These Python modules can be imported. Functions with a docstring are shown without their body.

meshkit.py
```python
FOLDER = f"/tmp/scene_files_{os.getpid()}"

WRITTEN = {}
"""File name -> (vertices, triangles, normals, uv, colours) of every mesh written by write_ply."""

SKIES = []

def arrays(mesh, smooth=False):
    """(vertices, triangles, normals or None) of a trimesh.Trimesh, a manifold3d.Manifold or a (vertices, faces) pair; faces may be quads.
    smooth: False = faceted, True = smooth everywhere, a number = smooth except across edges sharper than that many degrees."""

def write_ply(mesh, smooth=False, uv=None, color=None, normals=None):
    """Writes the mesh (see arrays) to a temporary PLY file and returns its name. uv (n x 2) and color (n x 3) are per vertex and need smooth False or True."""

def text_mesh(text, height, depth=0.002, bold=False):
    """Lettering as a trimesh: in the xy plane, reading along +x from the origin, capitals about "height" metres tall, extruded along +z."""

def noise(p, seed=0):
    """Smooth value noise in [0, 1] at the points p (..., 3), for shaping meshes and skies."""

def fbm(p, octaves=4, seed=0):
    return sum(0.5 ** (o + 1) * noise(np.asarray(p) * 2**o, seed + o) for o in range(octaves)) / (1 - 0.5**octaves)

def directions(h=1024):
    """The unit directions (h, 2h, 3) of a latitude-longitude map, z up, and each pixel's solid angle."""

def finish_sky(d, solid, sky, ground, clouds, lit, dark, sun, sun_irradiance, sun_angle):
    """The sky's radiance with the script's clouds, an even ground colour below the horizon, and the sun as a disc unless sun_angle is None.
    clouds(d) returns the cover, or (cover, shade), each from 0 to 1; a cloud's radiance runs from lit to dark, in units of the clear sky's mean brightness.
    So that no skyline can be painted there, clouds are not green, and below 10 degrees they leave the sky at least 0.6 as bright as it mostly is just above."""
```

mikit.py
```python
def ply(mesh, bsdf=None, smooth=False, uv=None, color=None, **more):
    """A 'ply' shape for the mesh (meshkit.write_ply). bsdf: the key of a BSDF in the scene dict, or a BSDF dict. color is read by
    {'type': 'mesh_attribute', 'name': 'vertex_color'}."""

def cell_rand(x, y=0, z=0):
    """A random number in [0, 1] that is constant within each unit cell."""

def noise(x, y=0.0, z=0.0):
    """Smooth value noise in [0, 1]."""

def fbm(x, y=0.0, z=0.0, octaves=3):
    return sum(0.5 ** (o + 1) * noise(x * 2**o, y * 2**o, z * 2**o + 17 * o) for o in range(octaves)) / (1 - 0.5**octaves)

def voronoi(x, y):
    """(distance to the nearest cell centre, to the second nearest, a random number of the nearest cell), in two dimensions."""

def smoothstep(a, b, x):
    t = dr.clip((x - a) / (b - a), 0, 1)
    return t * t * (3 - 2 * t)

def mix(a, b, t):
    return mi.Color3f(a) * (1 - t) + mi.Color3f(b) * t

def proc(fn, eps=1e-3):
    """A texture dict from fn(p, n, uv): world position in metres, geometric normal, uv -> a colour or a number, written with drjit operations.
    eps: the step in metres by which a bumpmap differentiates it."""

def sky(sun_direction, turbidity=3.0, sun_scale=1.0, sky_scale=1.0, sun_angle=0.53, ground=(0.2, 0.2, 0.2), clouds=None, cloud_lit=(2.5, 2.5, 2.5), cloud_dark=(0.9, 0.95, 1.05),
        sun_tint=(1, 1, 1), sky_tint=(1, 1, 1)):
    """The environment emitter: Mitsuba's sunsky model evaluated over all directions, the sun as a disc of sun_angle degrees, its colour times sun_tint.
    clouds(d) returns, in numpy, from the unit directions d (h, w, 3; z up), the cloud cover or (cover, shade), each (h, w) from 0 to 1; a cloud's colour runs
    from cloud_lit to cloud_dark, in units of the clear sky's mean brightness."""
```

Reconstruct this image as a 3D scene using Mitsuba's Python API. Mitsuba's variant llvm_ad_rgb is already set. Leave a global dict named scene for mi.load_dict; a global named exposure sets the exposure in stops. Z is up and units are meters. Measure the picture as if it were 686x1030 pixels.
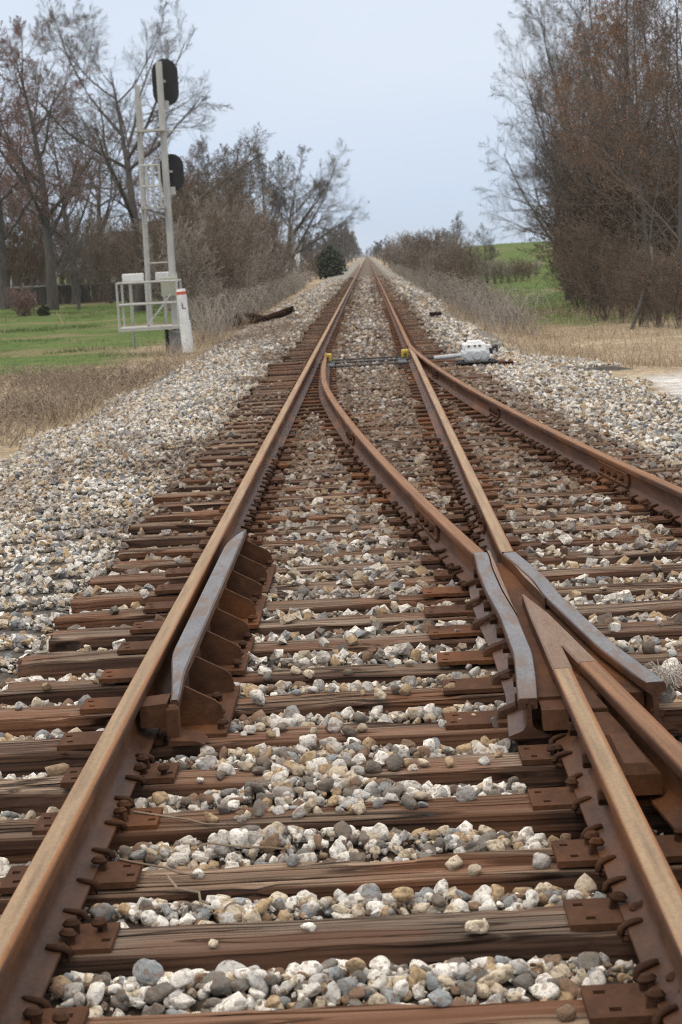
import math, numpy as np, trimesh, mitsuba as mi, drjit as dr, mikit, meshkit
from mikit import noise, fbm, voronoi, smoothstep, mix, cell_rand
from shapely.geometry import Polygon, box as sbox
T = mi.ScalarTransform4f
PI = math.pi

# ------------------------------------------------------------------ camera, sky, exposure
FPX, PW, PH = 1950.0, 686, 1030           # focal length in pixels of a 686 x 1030 frame
VP, ROLL = (369.0, 256.7), 3.0            # vanishing point of the straight track, camera roll
EYE = np.array([0.144, 0.0, 1.657])
def camera_axes():
    y = np.array([VP[0] - PW / 2, VP[1] - PH / 2, FPX]); y /= np.linalg.norm(y)
    r = math.radians(ROLL); a = np.array([math.cos(r), -math.sin(r), 0.0])
    x = a + np.array([0, 0, -(a @ y) / y[2]]); x /= np.linalg.norm(x)
    z = np.cross(x, y); z = -z if z[1] > 0 else z
    return np.stack([x, y, z])
AX = camera_axes()
def at(px, py, Y):
    """the point of the place at distance Y along the track that a measured pixel of the photograph shows"""
    v = AX @ np.array([px - PW / 2, py - PH / 2, FPX])
    return EYE + v * (Y / v[1])
M4 = np.eye(4); M4[:3, 0], M4[:3, 1], M4[:3, 2], M4[:3, 3] = -AX[:, 0], -AX[:, 1], AX[:, 2], EYE
scene, labels = {}, {}
scene['camera'] = {'type': 'thinlens', 'to_world': T(M4.tolist()), 'fov': 2 * math.degrees(math.atan(PW / 2 / FPX)), 'fov_axis': 'x',
                   'near_clip': 0.05, 'far_clip': 9000.0, 'aperture_radius': 0.0042, 'focus_distance': 8.0}
def overcast(d):
    el = np.clip(d[..., 2], 0, 1)
    n = meshkit.fbm(np.stack([d[..., 0] * 4.0, d[..., 1] * 4.0, el * 11], -1), 4, 5)
    return np.ones(el.shape), np.clip(0.93 - 1.0 * el + (n - 0.5) * 0.30, 0, 1)
scene['sky'] = mikit.sky((-0.25, -0.35, 0.9), turbidity=4, sun_scale=0.16, sun_angle=22, clouds=overcast, cloud_lit=(2.95, 2.8, 2.58), cloud_dark=(1.38, 1.67, 2.10), ground=(0.16, 0.15, 0.13))
exposure = 2.0

# ------------------------------------------------------------------ helpers
rng = np.random.default_rng(7)
def C(*c): return mi.Color3f(*c)
def mat(name, color, rough=0.8, bump=None, height=0.002, eps=1e-3, **more):
    b = {'type': 'principled', 'base_color': mikit.proc(color) if callable(color) else {'type': 'rgb', 'value': list(color)}, 'roughness': rough, **more}
    if bump: b = {'type': 'bumpmap', 'texture': mikit.proc(bump, eps), 'scale': height, 'bsdf': b}
    scene['m_' + name] = {'type': 'twosided', 'bsdf': b}
def shape(mesh, bsdf, smooth=False, uv=None, **more): return mikit.ply(mesh, 'm_' + bsdf, smooth, uv=uv, **more)
COUNT = {}
def key_of(name):
    n = COUNT.get(name, -1) + 1; COUNT[name] = n
    return name if n == 0 else f'{name}_{n:03d}'
def tag(key, label, cat=None, group=None, kind=None):
    d = {'label': label}
    if cat: d['category'] = cat
    if group: d['group'] = group
    if kind: d['kind'] = kind
    labels[key] = d
    return key
def thing(name, label, cat, group=None): return tag(key_of(name), label, cat, group)
def obj(name, mesh, bsdf, parent=None, smooth=False, uv=None, **more):
    k = key_of(f'{parent}__{name}' if parent else name)
    scene[k] = shape(mesh, bsdf, smooth, uv=uv, **more)
    return k
def put(name, what, to, parent=None):
    k = key_of(f'{parent}__{name}' if parent else name)
    scene[k] = {**what, 'to_world': to}
    return k
def outward(V, f):
    """the triangles, turned to face outwards"""
    a, b, c = V[f[:, 0]], V[f[:, 1]], V[f[:, 2]]; o = V.mean(0)
    return f[:, ::-1] if np.einsum('ij,ij->i', a - o, np.cross(b - o, c - o)).sum() < 0 else f
def cat(ms): return trimesh.util.concatenate(ms)
def bx(x0, x1, y0, y1, z0, z1, c=0.0):
    """a box, with its upper edges chamfered by c"""
    if c <= 0:
        m = trimesh.creation.box((x1 - x0, y1 - y0, z1 - z0)); m.apply_translation(((x0 + x1) / 2, (y0 + y1) / 2, (z0 + z1) / 2)); return m
    p = [(x, y, z) for x in (x0, x1) for y in (y0, y1) for z in (z0, z1 - c)] + [(x, y, z1) for x in (x0 + c, x1 - c) for y in (y0 + c, y1 - c)]
    return trimesh.convex.convex_hull(np.array(p))
def hull(p): return trimesh.convex.convex_hull(np.array(p, float))
def prism(poly, z0, z1, c=0.0):
    """a convex polygon raised from z0 to z1 with its upper edge chamfered by c"""
    p = Polygon(poly); lo = np.array(p.exterior.coords)[:-1]
    if c <= 0:
        m = trimesh.creation.extrude_polygon(p, z1 - z0, engine='earcut'); m.apply_translation((0, 0, z0)); return m
    q = p.buffer(-c, join_style=2); hi = np.array(q.exterior.coords)[:-1]
    return hull(np.vstack([np.c_[lo, np.full(len(lo), z0)], np.c_[lo, np.full(len(lo), z1 - c)], np.c_[hi, np.full(len(hi), z1)]]))
def rod(a, b, r, n=8, r2=None):
    a, b = np.array(a, float), np.array(b, float)
    return tubes(np.stack([a, b])[None], np.array([[r, r if r2 is None else r2]]), n, caps=True)
def tubes(P, R, s, caps=False):
    """n polylines of k points as tapered tubes of s sides: one mesh"""
    P = np.asarray(P, float); n, k, _ = P.shape
    t = np.gradient(P, axis=1); t /= np.linalg.norm(t, axis=2, keepdims=True) + 1e-12
    ref = np.where(np.abs(t[..., 2:]) < 0.85, [0, 0, 1.0], [1.0, 0, 0])
    a = np.cross(t, ref); a /= np.linalg.norm(a, axis=2, keepdims=True) + 1e-12
    b = np.cross(t, a); g = np.arange(s) * 2 * PI / s
    V = P[:, :, None] + R[:, :, None, None] * (np.cos(g)[:, None] * a[:, :, None] + np.sin(g)[:, None] * b[:, :, None])
    i = np.arange(k - 1)[:, None] * s; j = np.arange(s)[None]; j2 = (j + 1) % s
    q = np.stack([i + j, i + s + j, i + s + j2, i + j2], -1).reshape(-1, 4)
    f = np.vstack([q[:, [0, 1, 2]], q[:, [0, 2, 3]]])
    if caps:
        fan = np.array([[0, m, m + 1] for m in range(1, s - 1)])
        f = np.vstack([f, fan, (fan + (k - 1) * s)[:, ::-1]])
    f = outward(V[0].reshape(-1, 3), f)
    F = (f[None] + (np.arange(n) * k * s)[:, None, None]).reshape(-1, 3)
    return trimesh.Trimesh(V.reshape(-1, 3), F, process=False)
def sstep(a, b, x):
    t = np.clip((np.asarray(x, float) - a) / (b - a), 0, 1); return t * t * (3 - 2 * t)

# ------------------------------------------------------------------ track geometry: z = 0 is the top of the ties, x = 0 the middle of the straight track, y along it
ZB, RH = 0.020, 0.168                      # underside of the rails, rail height
ZT = ZB + RH
HG, HW = 0.7525, 0.0345                    # half the distance between rail heads, half a head
YP = 31.5                                  # the points
def off(y):
    """how far the curved track lies to the right of the straight one"""
    y = np.asarray(y, float); u = np.clip(YP - y, 0, 22.6)
    return 0.0198 * u + 0.0019 * u * u + np.clip(YP - 22.6 - y, 0, None) * 0.088
TIE_PITCH, TIE_W = 0.523, 0.21
NT = 290
trng = np.random.default_rng(3)
tie_y = 4.095 + TIE_PITCH * (np.arange(NT) - 1) + trng.normal(0, 0.012, NT)
tie_dz = trng.normal(0, 0.005, NT) - 0.002
tie_yaw = trng.normal(0, 0.006, NT)
tie_x0 = -1.43 + trng.normal(0, 0.035, NT)
tie_x1 = 1.42 + np.where(tie_y < 30.5, off(tie_y), 0) + trng.normal(0, 0.05, NT)
tie_x0[tie_y > 32] += 0.12 + trng.normal(0, 0.03, (tie_y > 32).sum()); tie_x1[tie_y > 32] -= 0.12
HEAD = [int(np.argmin(abs(tie_y - y))) for y in (28.75, 29.3)]
for i in HEAD: tie_x1[i] = 2.2
def shoulder(x, y):
    """height of the ground"""
    x, y = np.asarray(x, float), np.asarray(y, float)
    edge = np.where(y < 33, 4.6 - 2.4 * sstep(25.5, 33, y), 2.2)
    left = -0.10 - 0.30 * sstep(2.0, 4.6, -x)
    right = -0.10 - 0.30 * sstep(0, 2.2, x - edge)
    z = np.where(x < 0, left, right)
    field = sstep(4.5, 16, x) * np.clip(y - 52, 0, 190) * 0.0135
    return z + field + 0.10 * (meshkit.fbm(np.stack([x * 0.3, y * 0.3, 0 * x], -1), 3, 2) - 0.5) * sstep(3.2, 5, abs(x))
def rails_x(y):
    """the middle of every rail at y"""
    r = [-HG]
    if y < YP: r += [HG + float(off(y))]
    if y >= YP or y < 30.7: r += [HG]
    if y < 30.7: r += [-HG + float(off(y)) + 0.13 * float(sstep(21.5, 30, y))]
    return r
def bed(x, y):
    """height of the sheet under the stones"""
    ph = np.abs(((y - 4.095) / TIE_PITCH + 0.5) % 1.0 - 0.5)           # 0 on a tie, 0.5 midway
    inside = sstep(-1.7, -1.4, x) * (1 - sstep(1.4, 1.75, x - np.where(y < 30.5, off(y), 0)))
    crib = -0.092 + 0.056 * sstep(0.22, 0.5, ph) + 0.04 * (meshkit.fbm(np.stack([x * 1.4, y * 1.1, 0 * x], -1), 2, 9) - 0.5)
    crib = crib + 0.008 * sstep(8, 16, y) - 0.035 * sstep(-.8, -.95, x) - 0.03 * sstep(22, 30, y) * sstep(.45, .7, np.abs(x))
    crib = crib + 0.05 * np.exp(-((x + 0.12) / 0.25) ** 2 - ((y - 6.0) / 0.6) ** 2)
    return inside * crib + (1 - inside) * (shoulder(x, y) + 0.01)

# ------------------------------------------------------------------ materials
def stone_color(p, n, uv):
    r = uv.x
    c = C(.78, .755, .70)
    for t, k in ((.30, (.49, .48, .46)), (.42, (.58, .50, .385)), (.60, (.45, .33, .20)), (.70, (.29, .31, .325)), (.80, (.17, .16, .145)), (.94, (.21, .135, .09))):
        c = dr.select(r > t, C(*k), c)
    v = fbm(p.x * 45, p.y * 45, p.z * 45, 3)
    c = c * (0.62 + 0.85 * v)
    spot = smoothstep(.58, .72, noise(p.x * 90 + uv.x * 40, p.y * 90, p.z * 90))
    c = mix(c, C(.19, .115, .07), spot * 0.55)
    pit = smoothstep(.40, .25, noise(p.x * 260, p.y * 260, p.z * 260)); c = c * (1 - 0.32 * pit)
    return mix(c, C(.155, .10, .066) * (0.5 + v), dr.clip(uv.y, 0, 1))
mat('stone', stone_color, 0.85, lambda p, n, uv: fbm(p.x * 110, p.y * 110, p.z * 110, 2), 0.0035)
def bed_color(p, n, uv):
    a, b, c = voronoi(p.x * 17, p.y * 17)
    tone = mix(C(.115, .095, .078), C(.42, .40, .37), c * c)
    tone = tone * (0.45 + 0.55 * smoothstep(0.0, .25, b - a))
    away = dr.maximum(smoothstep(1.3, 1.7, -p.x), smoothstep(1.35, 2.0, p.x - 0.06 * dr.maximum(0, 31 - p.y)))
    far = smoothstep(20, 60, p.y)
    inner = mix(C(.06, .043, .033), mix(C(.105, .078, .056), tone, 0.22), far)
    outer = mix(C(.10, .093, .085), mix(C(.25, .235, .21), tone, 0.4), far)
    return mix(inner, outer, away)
mat('bed', bed_color, 0.95, lambda p, n, uv: fbm(p.x * 22, p.y * 22, 0.0, 2), 0.03, 4e-3)
def ground_color(p, n, uv):
    w = fbm(p.x * 0.35, p.y * 0.35, 3.0, 3); w2 = fbm(p.x * 1.6, p.y * 1.1, 9.0, 3); fine = noise(p.x * 14, p.y * 9, 1.0)
    lawn = mix(C(.050, .092, .018), C(.095, .130, .034), w2) * (0.75 + 0.5 * fine)
    lawn = mix(lawn, C(.17, .135, .075), smoothstep(.56, .74, w) * 0.75)
    dry = mix(C(.20, .155, .10), C(.36, .29, .20), w2) * (0.7 + 0.6 * fine)
    grit = mix(C(.36, .355, .345), C(.56, .55, .53), noise(p.x * 9, p.y * 9, 2.0))
    left = smoothstep(-4.6, -5.6, p.x + (w - .5) * 2.0 + dr.maximum(0, p.y - 46) * 0.03) * smoothstep(37, 41, p.y + (w2 - .5) * 7)
    right = smoothstep(3.6, 4.8, p.x - .012 * dr.maximum(0, p.y - 50) + (w - .5) * 2) * smoothstep(47, 54, p.y + (w2 - .5) * 8)
    c = mix(dry, lawn, dr.maximum(left, right))
    road = smoothstep(3.3, 3.9, p.x + (w2 - .5) * 1.0) * smoothstep(27.0, 25.0, p.y + (w2 - .5) * 1.5)
    return mix(c, grit, road)
mat('soil', ground_color, 0.95, lambda p, n, uv: fbm(p.x * 9, p.y * 9, 0.0, 2), 0.05, 5e-3)
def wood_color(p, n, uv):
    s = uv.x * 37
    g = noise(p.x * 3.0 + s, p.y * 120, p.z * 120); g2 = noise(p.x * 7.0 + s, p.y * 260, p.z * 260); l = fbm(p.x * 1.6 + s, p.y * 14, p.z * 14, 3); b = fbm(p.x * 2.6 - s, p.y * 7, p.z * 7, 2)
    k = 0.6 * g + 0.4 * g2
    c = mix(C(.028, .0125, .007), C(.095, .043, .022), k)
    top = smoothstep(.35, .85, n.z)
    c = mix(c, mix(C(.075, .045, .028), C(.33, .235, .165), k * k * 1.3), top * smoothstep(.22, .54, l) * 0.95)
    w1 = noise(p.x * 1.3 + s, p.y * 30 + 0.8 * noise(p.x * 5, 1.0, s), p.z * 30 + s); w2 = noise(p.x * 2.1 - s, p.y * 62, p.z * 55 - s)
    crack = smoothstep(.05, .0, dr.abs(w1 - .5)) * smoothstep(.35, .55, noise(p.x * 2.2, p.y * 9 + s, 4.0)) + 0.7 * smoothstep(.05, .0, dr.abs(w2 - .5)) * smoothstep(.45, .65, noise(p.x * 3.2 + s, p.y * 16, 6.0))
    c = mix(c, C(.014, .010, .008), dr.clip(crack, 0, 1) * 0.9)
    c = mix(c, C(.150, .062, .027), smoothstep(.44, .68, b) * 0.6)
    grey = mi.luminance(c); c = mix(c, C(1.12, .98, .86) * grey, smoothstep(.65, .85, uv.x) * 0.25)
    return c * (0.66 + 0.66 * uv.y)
def wood_bump(p, n, uv):
    w1 = noise(p.x * 1.3 + uv.x * 37, p.y * 30 + 0.8 * noise(p.x * 5, 1.0, uv.x * 37), p.z * 30 + uv.x * 37)
    return noise(p.x * 4, p.y * 110, p.z * 110) + 0.8 * noise(p.x * 2, p.y * 45, p.z * 45) - 1.5 * smoothstep(.06, .0, dr.abs(w1 - .5))
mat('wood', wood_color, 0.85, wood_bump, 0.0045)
def rust_base(p):
    a = fbm(p.x * 24, p.y * 9, p.z * 24, 3); b = noise(p.x * 130, p.y * 130, p.z * 130); c = fbm(p.x * 3, p.y * 1.6, p.z * 6, 2)
    k = mix(C(.046, .020, .010), C(.120, .054, .027), a)
    return mix(k, C(.175, .066, .022), smoothstep(.5, .72, c) * 0.65) * (0.75 + 0.45 * b)
def rail_color(run, edge, amount, side):
    """a railhead polished along the middle of its running band and rusty towards the edge that the wheels' flanges spare"""
    def fn(p, n, uv):
        c = rust_base(p)
        s = noise(uv.x * 330, uv.y * 0.9, 1.0); m = fbm(uv.x * 70, p.y * 2.2, 5.0, 3) * 0.7 + 0.3 * noise(p.x * 190, p.y * 120, 3.0); l = fbm(uv.x * 30, uv.y * 0.5, 9.0, 2)
        top = smoothstep(.45, .9, n.z) * smoothstep(ZT - .03, ZT - .012, p.z)
        t = smoothstep(.016, .030, uv.x * side + (l - .5) * .02) + smoothstep(-.024, -.032, uv.x * side + (l - .5) * .008)
        worn = mix(C(*run), C(*edge), dr.clip(t + (s - .5) * .5, 0, 1))
        return mix(c, worn * (0.55 + 0.85 * m), top * amount)
    return fn
rail_bump = lambda p, n, uv: fbm(p.x * 60, p.y * 60, p.z * 60, 3)
mat('rail_worn', rail_color((.31, .215, .13), (.27, .115, .035), 0.95, 1.0), 0.55, rail_bump, 0.0014, specular=0.25)
mat('rail_rusty', rail_color((.24, .128, .066), (.20, .085, .032), 0.9, 1.0), 0.6, rail_bump, 0.0014, specular=0.22)
mat('rust', lambda p, n, uv: rust_base(p) * 0.95, 0.8, rail_bump, 0.0018, specular=0.25)
mat('rust_dark', lambda p, n, uv: rust_base(p) * 0.62, 0.8, rail_bump, 0.0016, specular=0.25)
def blue_steel(p, n, uv):
    top = smoothstep(.5, .85, n.z) * smoothstep(ZT - .035, ZT - .015, p.z)
    a = fbm(p.x * 9, p.y * 5, p.z * 9, 3); b = noise(p.x * 140, p.y * 60, 1.0)
    s = mix(C(.125, .122, .132), C(.215, .208, .215), a) * (0.82 + 0.32 * b)
    s = mix(s, C(.16, .095, .06), smoothstep(.46, .68, fbm(p.x * 26 + 7, p.y * 5, p.z * 14, 4)) * 0.75)
    return mix(rust_base(p), s, top)
mat('steel_worn', blue_steel, 0.48, rail_bump, 0.0010, metallic=0.25, specular=0.5)
def cast_color(p, n, uv):
    top = smoothstep(.5, .85, n.z) * smoothstep(ZT - .03, ZT - .012, p.z)
    a = fbm(p.x * 16, p.y * 4, 1.0, 3)
    return mix(rust_base(p) * 0.85, mix(C(.165, .080, .034), C(.215, .145, .092), a) * (0.8 + 0.3 * noise(p.x * 160, p.y * 30, 1.0)), top * 0.9)
mat('cast_steel', cast_color, 0.5, rail_bump, 0.0012, specular=0.5)
def bark(a, b):
    return lambda p, n, uv: mix(C(*a), C(*b), fbm(p.x * 6, p.y * 6, p.z * 1.6, 2))
mat('bark', bark((.060, .053, .048), (.135, .12, .11)), 0.9)
mat('bark_pale', bark((.15, .13, .11), (.27, .24, .21)), 0.9)
mat('twig', bark((.090, .076, .068), (.16, .138, .125)), 0.9)
mat('twig_red', bark((.15, .098, .09), (.25, .165, .15)), 0.9)
mat('twig_brown', bark((.102, .076, .058), (.195, .147, .112)), 0.9)
mat('twig_grey', bark((.20, .175, .15), (.33, .29, .25)), 0.9)
mat('bud_red', bark((.17, .085, .075), (.27, .14, .12)), 0.8)
mat('bud_orange', bark((.17, .082, .040), (.30, .150, .072)), 0.8)
mat('needle', bark((.022, .034, .02), (.05, .065, .035)), 0.8)
mat('dry_stem', bark((.27, .20, .13), (.46, .37, .26)), 0.9)
mat('bramble', bark((.16, .12, .09), (.34, .27, .20)), 0.9)
mat('blade_green', bark((.05, .088, .02), (.105, .14, .042)), 0.8)
grime = lambda p: 0.75 + 0.4 * fbm(p.x * 3, p.y * 3, p.z * 3, 3)
mat('galvanised', lambda p, n, uv: C(.44, .44, .42) * grime(p), 0.5, specular=0.5)
mat('white_paint', lambda p, n, uv: C(.74, .745, .74) * (0.8 + 0.3 * fbm(p.x * 9, p.y * 9, p.z * 5, 2)), 0.5)
mat('red_paint', lambda p, n, uv: C(.62, .10, .06) * grime(p), 0.5)
mat('black_paint', (.012, .012, .014), 0.6)
mat('ink', (.02, .02, .02), 0.7)
mat('grey_green', lambda p, n, uv: C(.40, .41, .33) * grime(p), 0.6)
mat('concrete', lambda p, n, uv: C(.25, .245, .235) * grime(p), 0.9)
mat('yellow_paint', lambda p, n, uv: C(.62, .45, .05) * grime(p), 0.55)
mat('silver_paint', lambda p, n, uv: C(.52, .55, .57) * grime(p), 0.4, metallic=0.2)
mat('dark_steel', lambda p, n, uv: C(.05, .05, .055) * grime(p), 0.5)
mat('old_board', lambda p, n, uv: mix(C(.055, .050, .046), C(.12, .105, .095), noise(p.x * 9, p.y * 9, p.z * 0.8)), 0.9)
mat('siding', lambda p, n, uv: C(.33, .335, .35) * (0.85 + 0.25 * noise(p.x, p.y, p.z * 3)), 0.8)
mat('house_white', (.62, .62, .61), 0.8)
mat('roof_grey', lambda p, n, uv: C(.10, .098, .098) * (0.8 + 0.4 * noise(p.x * 3, p.y * 3, p.z * 5)), 0.9)
mat('window_glass', (.03, .035, .04), 0.15, specular=0.8)
mat('wire', lambda p, n, uv: C(.42, .38, .34) * grime(p), 0.5)

# ------------------------------------------------------------------ the setting: ground and ballast bed
def sheet(xs, ys, fn):
    X, Y = np.meshgrid(xs, ys); Z = fn(X, Y); n, m = X.shape
    i = np.arange(n - 1)[:, None] * m + np.arange(m - 1)[None]
    q = np.stack([i, i + 1, i + m + 1, i + m], -1).reshape(-1, 4)
    return np.stack([X, Y, Z], -1).reshape(-1, 3), q
gx = np.unique(np.r_[-1500, -1000, -500, -200, -100, np.arange(-60, -12, 3), np.arange(-12, 14, 0.4), np.arange(14, 60, 3), 100, 200, 500, 1000, 1500])
gy = np.unique(np.r_[-60, -20, np.arange(-6, 70, 0.6), np.arange(70, 260, 5), 300, 400, 600, 900, 1500, 2480])
tag(obj('ground', sheet(gx, gy, lambda x, y: shoulder(x, y) - 0.05 * (abs(x) < 4.7)), 'soil', smooth=True), 'rough ground of dry grass, lawn and field beside the railway', kind='structure')
def ballast_z(x, y):
    lim = np.where(y < 33, 3.9 - 1.5 * sstep(25, 33, y), 2.5) - .8 * (y < 27.5)
    e = np.maximum(sstep(3.5, 4.3, -x), sstep(0, 0.8, x - lim))
    return bed(x, y) - 0.16 * e - 0.004
by = np.unique(np.r_[np.arange(2.5, 16, 0.065), np.arange(16, 40, 0.13), np.arange(40, 120, 1.0), 150, 200, 300, 500, 900, 1500, 2490])
tag(obj('ballast', sheet(np.arange(-4.4, 4.81, 0.12), by, ballast_z), 'bed', smooth=True), 'bed of crushed stone under and beside the railway track', kind='structure')

# ------------------------------------------------------------------ ties
GROUP_T = 'wooden railway ties under the track'
ORD = 'first second third fourth fifth sixth seventh eighth ninth tenth eleventh twelfth thirteenth fourteenth fifteenth sixteenth seventeenth eighteenth nineteenth twentieth'.split()
ORD += ['twenty-' + o for o in ORD[:9]] + ['thirtieth'] + ['thirty-' + o for o in ORD[:9]] + ['fortieth']
def tie_mesh(x0, x1, w, h, nx, fine, seed):
    r = np.random.default_rng(seed)
    ch = 0.010
    g1, g2 = r.uniform(-.07, -.02), r.uniform(.015, .07)
    if fine: cs = [(-w/2, -h), (-w/2, -h*.5), (-w/2, -ch), (-w/2+ch*.4, -ch*.3), (-w/2+ch*1.4, 0), (g1-.005, 0), (g1, 0), (g1+.005, 0), ((g1 + g2) / 2, 0), (g2-.005, 0), (g2, 0), (g2+.005, 0), (w/2-ch*1.4, 0), (w/2-ch*.4, -ch*.3), (w/2, -ch), (w/2, -h*.5), (w/2, -h)]
    else: cs = [(-w/2, -h), (-w/2, -ch), (-w/2+ch, 0), (w/2-ch, 0), (w/2, -ch), (w/2, -h)]
    cs = np.array(cs); k = len(cs); xs = np.linspace(x0, x1, nx)
    V = np.stack([np.repeat(xs, k), np.tile(cs[:, 0], nx), np.tile(cs[:, 1], nx)], -1)
    amp = 0.012 if fine else 0.007
    nz = meshkit.fbm(np.stack([V[:, 0] * 1.8 + seed * 7.3, V[:, 1] * 16, V[:, 2] * 16], -1), 3, seed % 50) - 0.5
    ny = meshkit.fbm(np.stack([V[:, 0] * 2.6 + seed * 3.1, V[:, 1] * 9, V[:, 2] * 14], -1), 3, 50 + seed % 50) - 0.5
    if fine:
        V = V.reshape(nx, k, 3)
        for c0, q in ((6, 1.0), (10, 2.0)):
            deep = .022 * sstep(.46, .62, meshkit.fbm(np.stack([xs * 1.5 + seed * 5.1, xs * 0 + q, xs * 0], -1), 2, 7 + seed % 30))
            way = .022 * (meshkit.fbm(np.stack([xs * 2.0 + seed, xs * 0 + q * 3, xs * 0], -1), 3, 8) - .5)
            V[:, c0 - 1:c0 + 2, 1] += way[:, None]; V[:, c0, 2] -= deep
        for c0, c1, sg in ((2, 5, 1), (12, 15, -1)):
            chip = .035 * np.clip(meshkit.fbm(np.stack([xs * 4.2 + seed * 9.1, xs * 0 + c0, xs * 0], -1), 3, 19) - .56, 0, 1) * 2.2
            V[:, c0:c1, 2] -= chip[:, None] * .8; V[:, c0:c1, 1] += sg * chip[:, None] * .7
        V = V.reshape(-1, 3)
    V[:, 2] += nz * amp * (V[:, 2] > -h * .9); V[:, 1] += ny * amp * 1.3
    ends = np.abs(np.tile(cs[:, 0], nx)) / w
    first, last = np.arange(k), np.arange(k) + (nx - 1) * k
    V[first, 0] += r.normal(0, .012, k); V[last, 0] += r.normal(0, .012, k)
    i = np.arange(nx - 1)[:, None] * k + np.arange(k)[None]; j = np.arange(nx - 1)[:, None] * k + (np.arange(k)[None] + 1) % k
    q = np.stack([i, i + k, j + k, j], -1).reshape(-1, 4)
    f = np.vstack([q[:, [0, 1, 2]], q[:, [0, 2, 3]]])
    fan = np.array([[0, a, a + 1] for a in range(1, k - 1)])
    f = np.vstack([f, fan[:, ::-1], fan + (nx - 1) * k])
    return V, outward(V, f)
def plate_mesh(w, d, t, holes):
    p = sbox(-w / 2, -d / 2, w / 2, d / 2)
    for hx, hy in holes: p = p.difference(sbox(hx - .011, hy - .011, hx + .011, hy + .011))
    m = trimesh.creation.extrude_polygon(p, t, engine='earcut'); return m
def dome(rx, ry, h, n=8):
    p = [(math.cos(a) * rx * s, math.sin(a) * ry * s, z) for s, z in ((.82, 0), (1, h * .4), (.6, h * .92)) for a in np.arange(n) * 2 * PI / n] + [(0, 0, h)]
    return hull(p)
def spike_mesh():
    head = dome(.024, .020, .020); head.apply_translation((-.010, 0, .014))
    return cat([head, bx(-.009, .009, -.009, .009, -.012, .016)])
SPIKE = shape(spike_mesh(), 'rust_dark', 35)
PL_FULL = shape(plate_mesh(.37, .188, .018, [(.145, .045), (.165, -.035), (-.145, -.045), (-.16, .035)]), 'rust')
PL_FAR = shape(trimesh.creation.box((.36, .186, .018)), 'rust')
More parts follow.
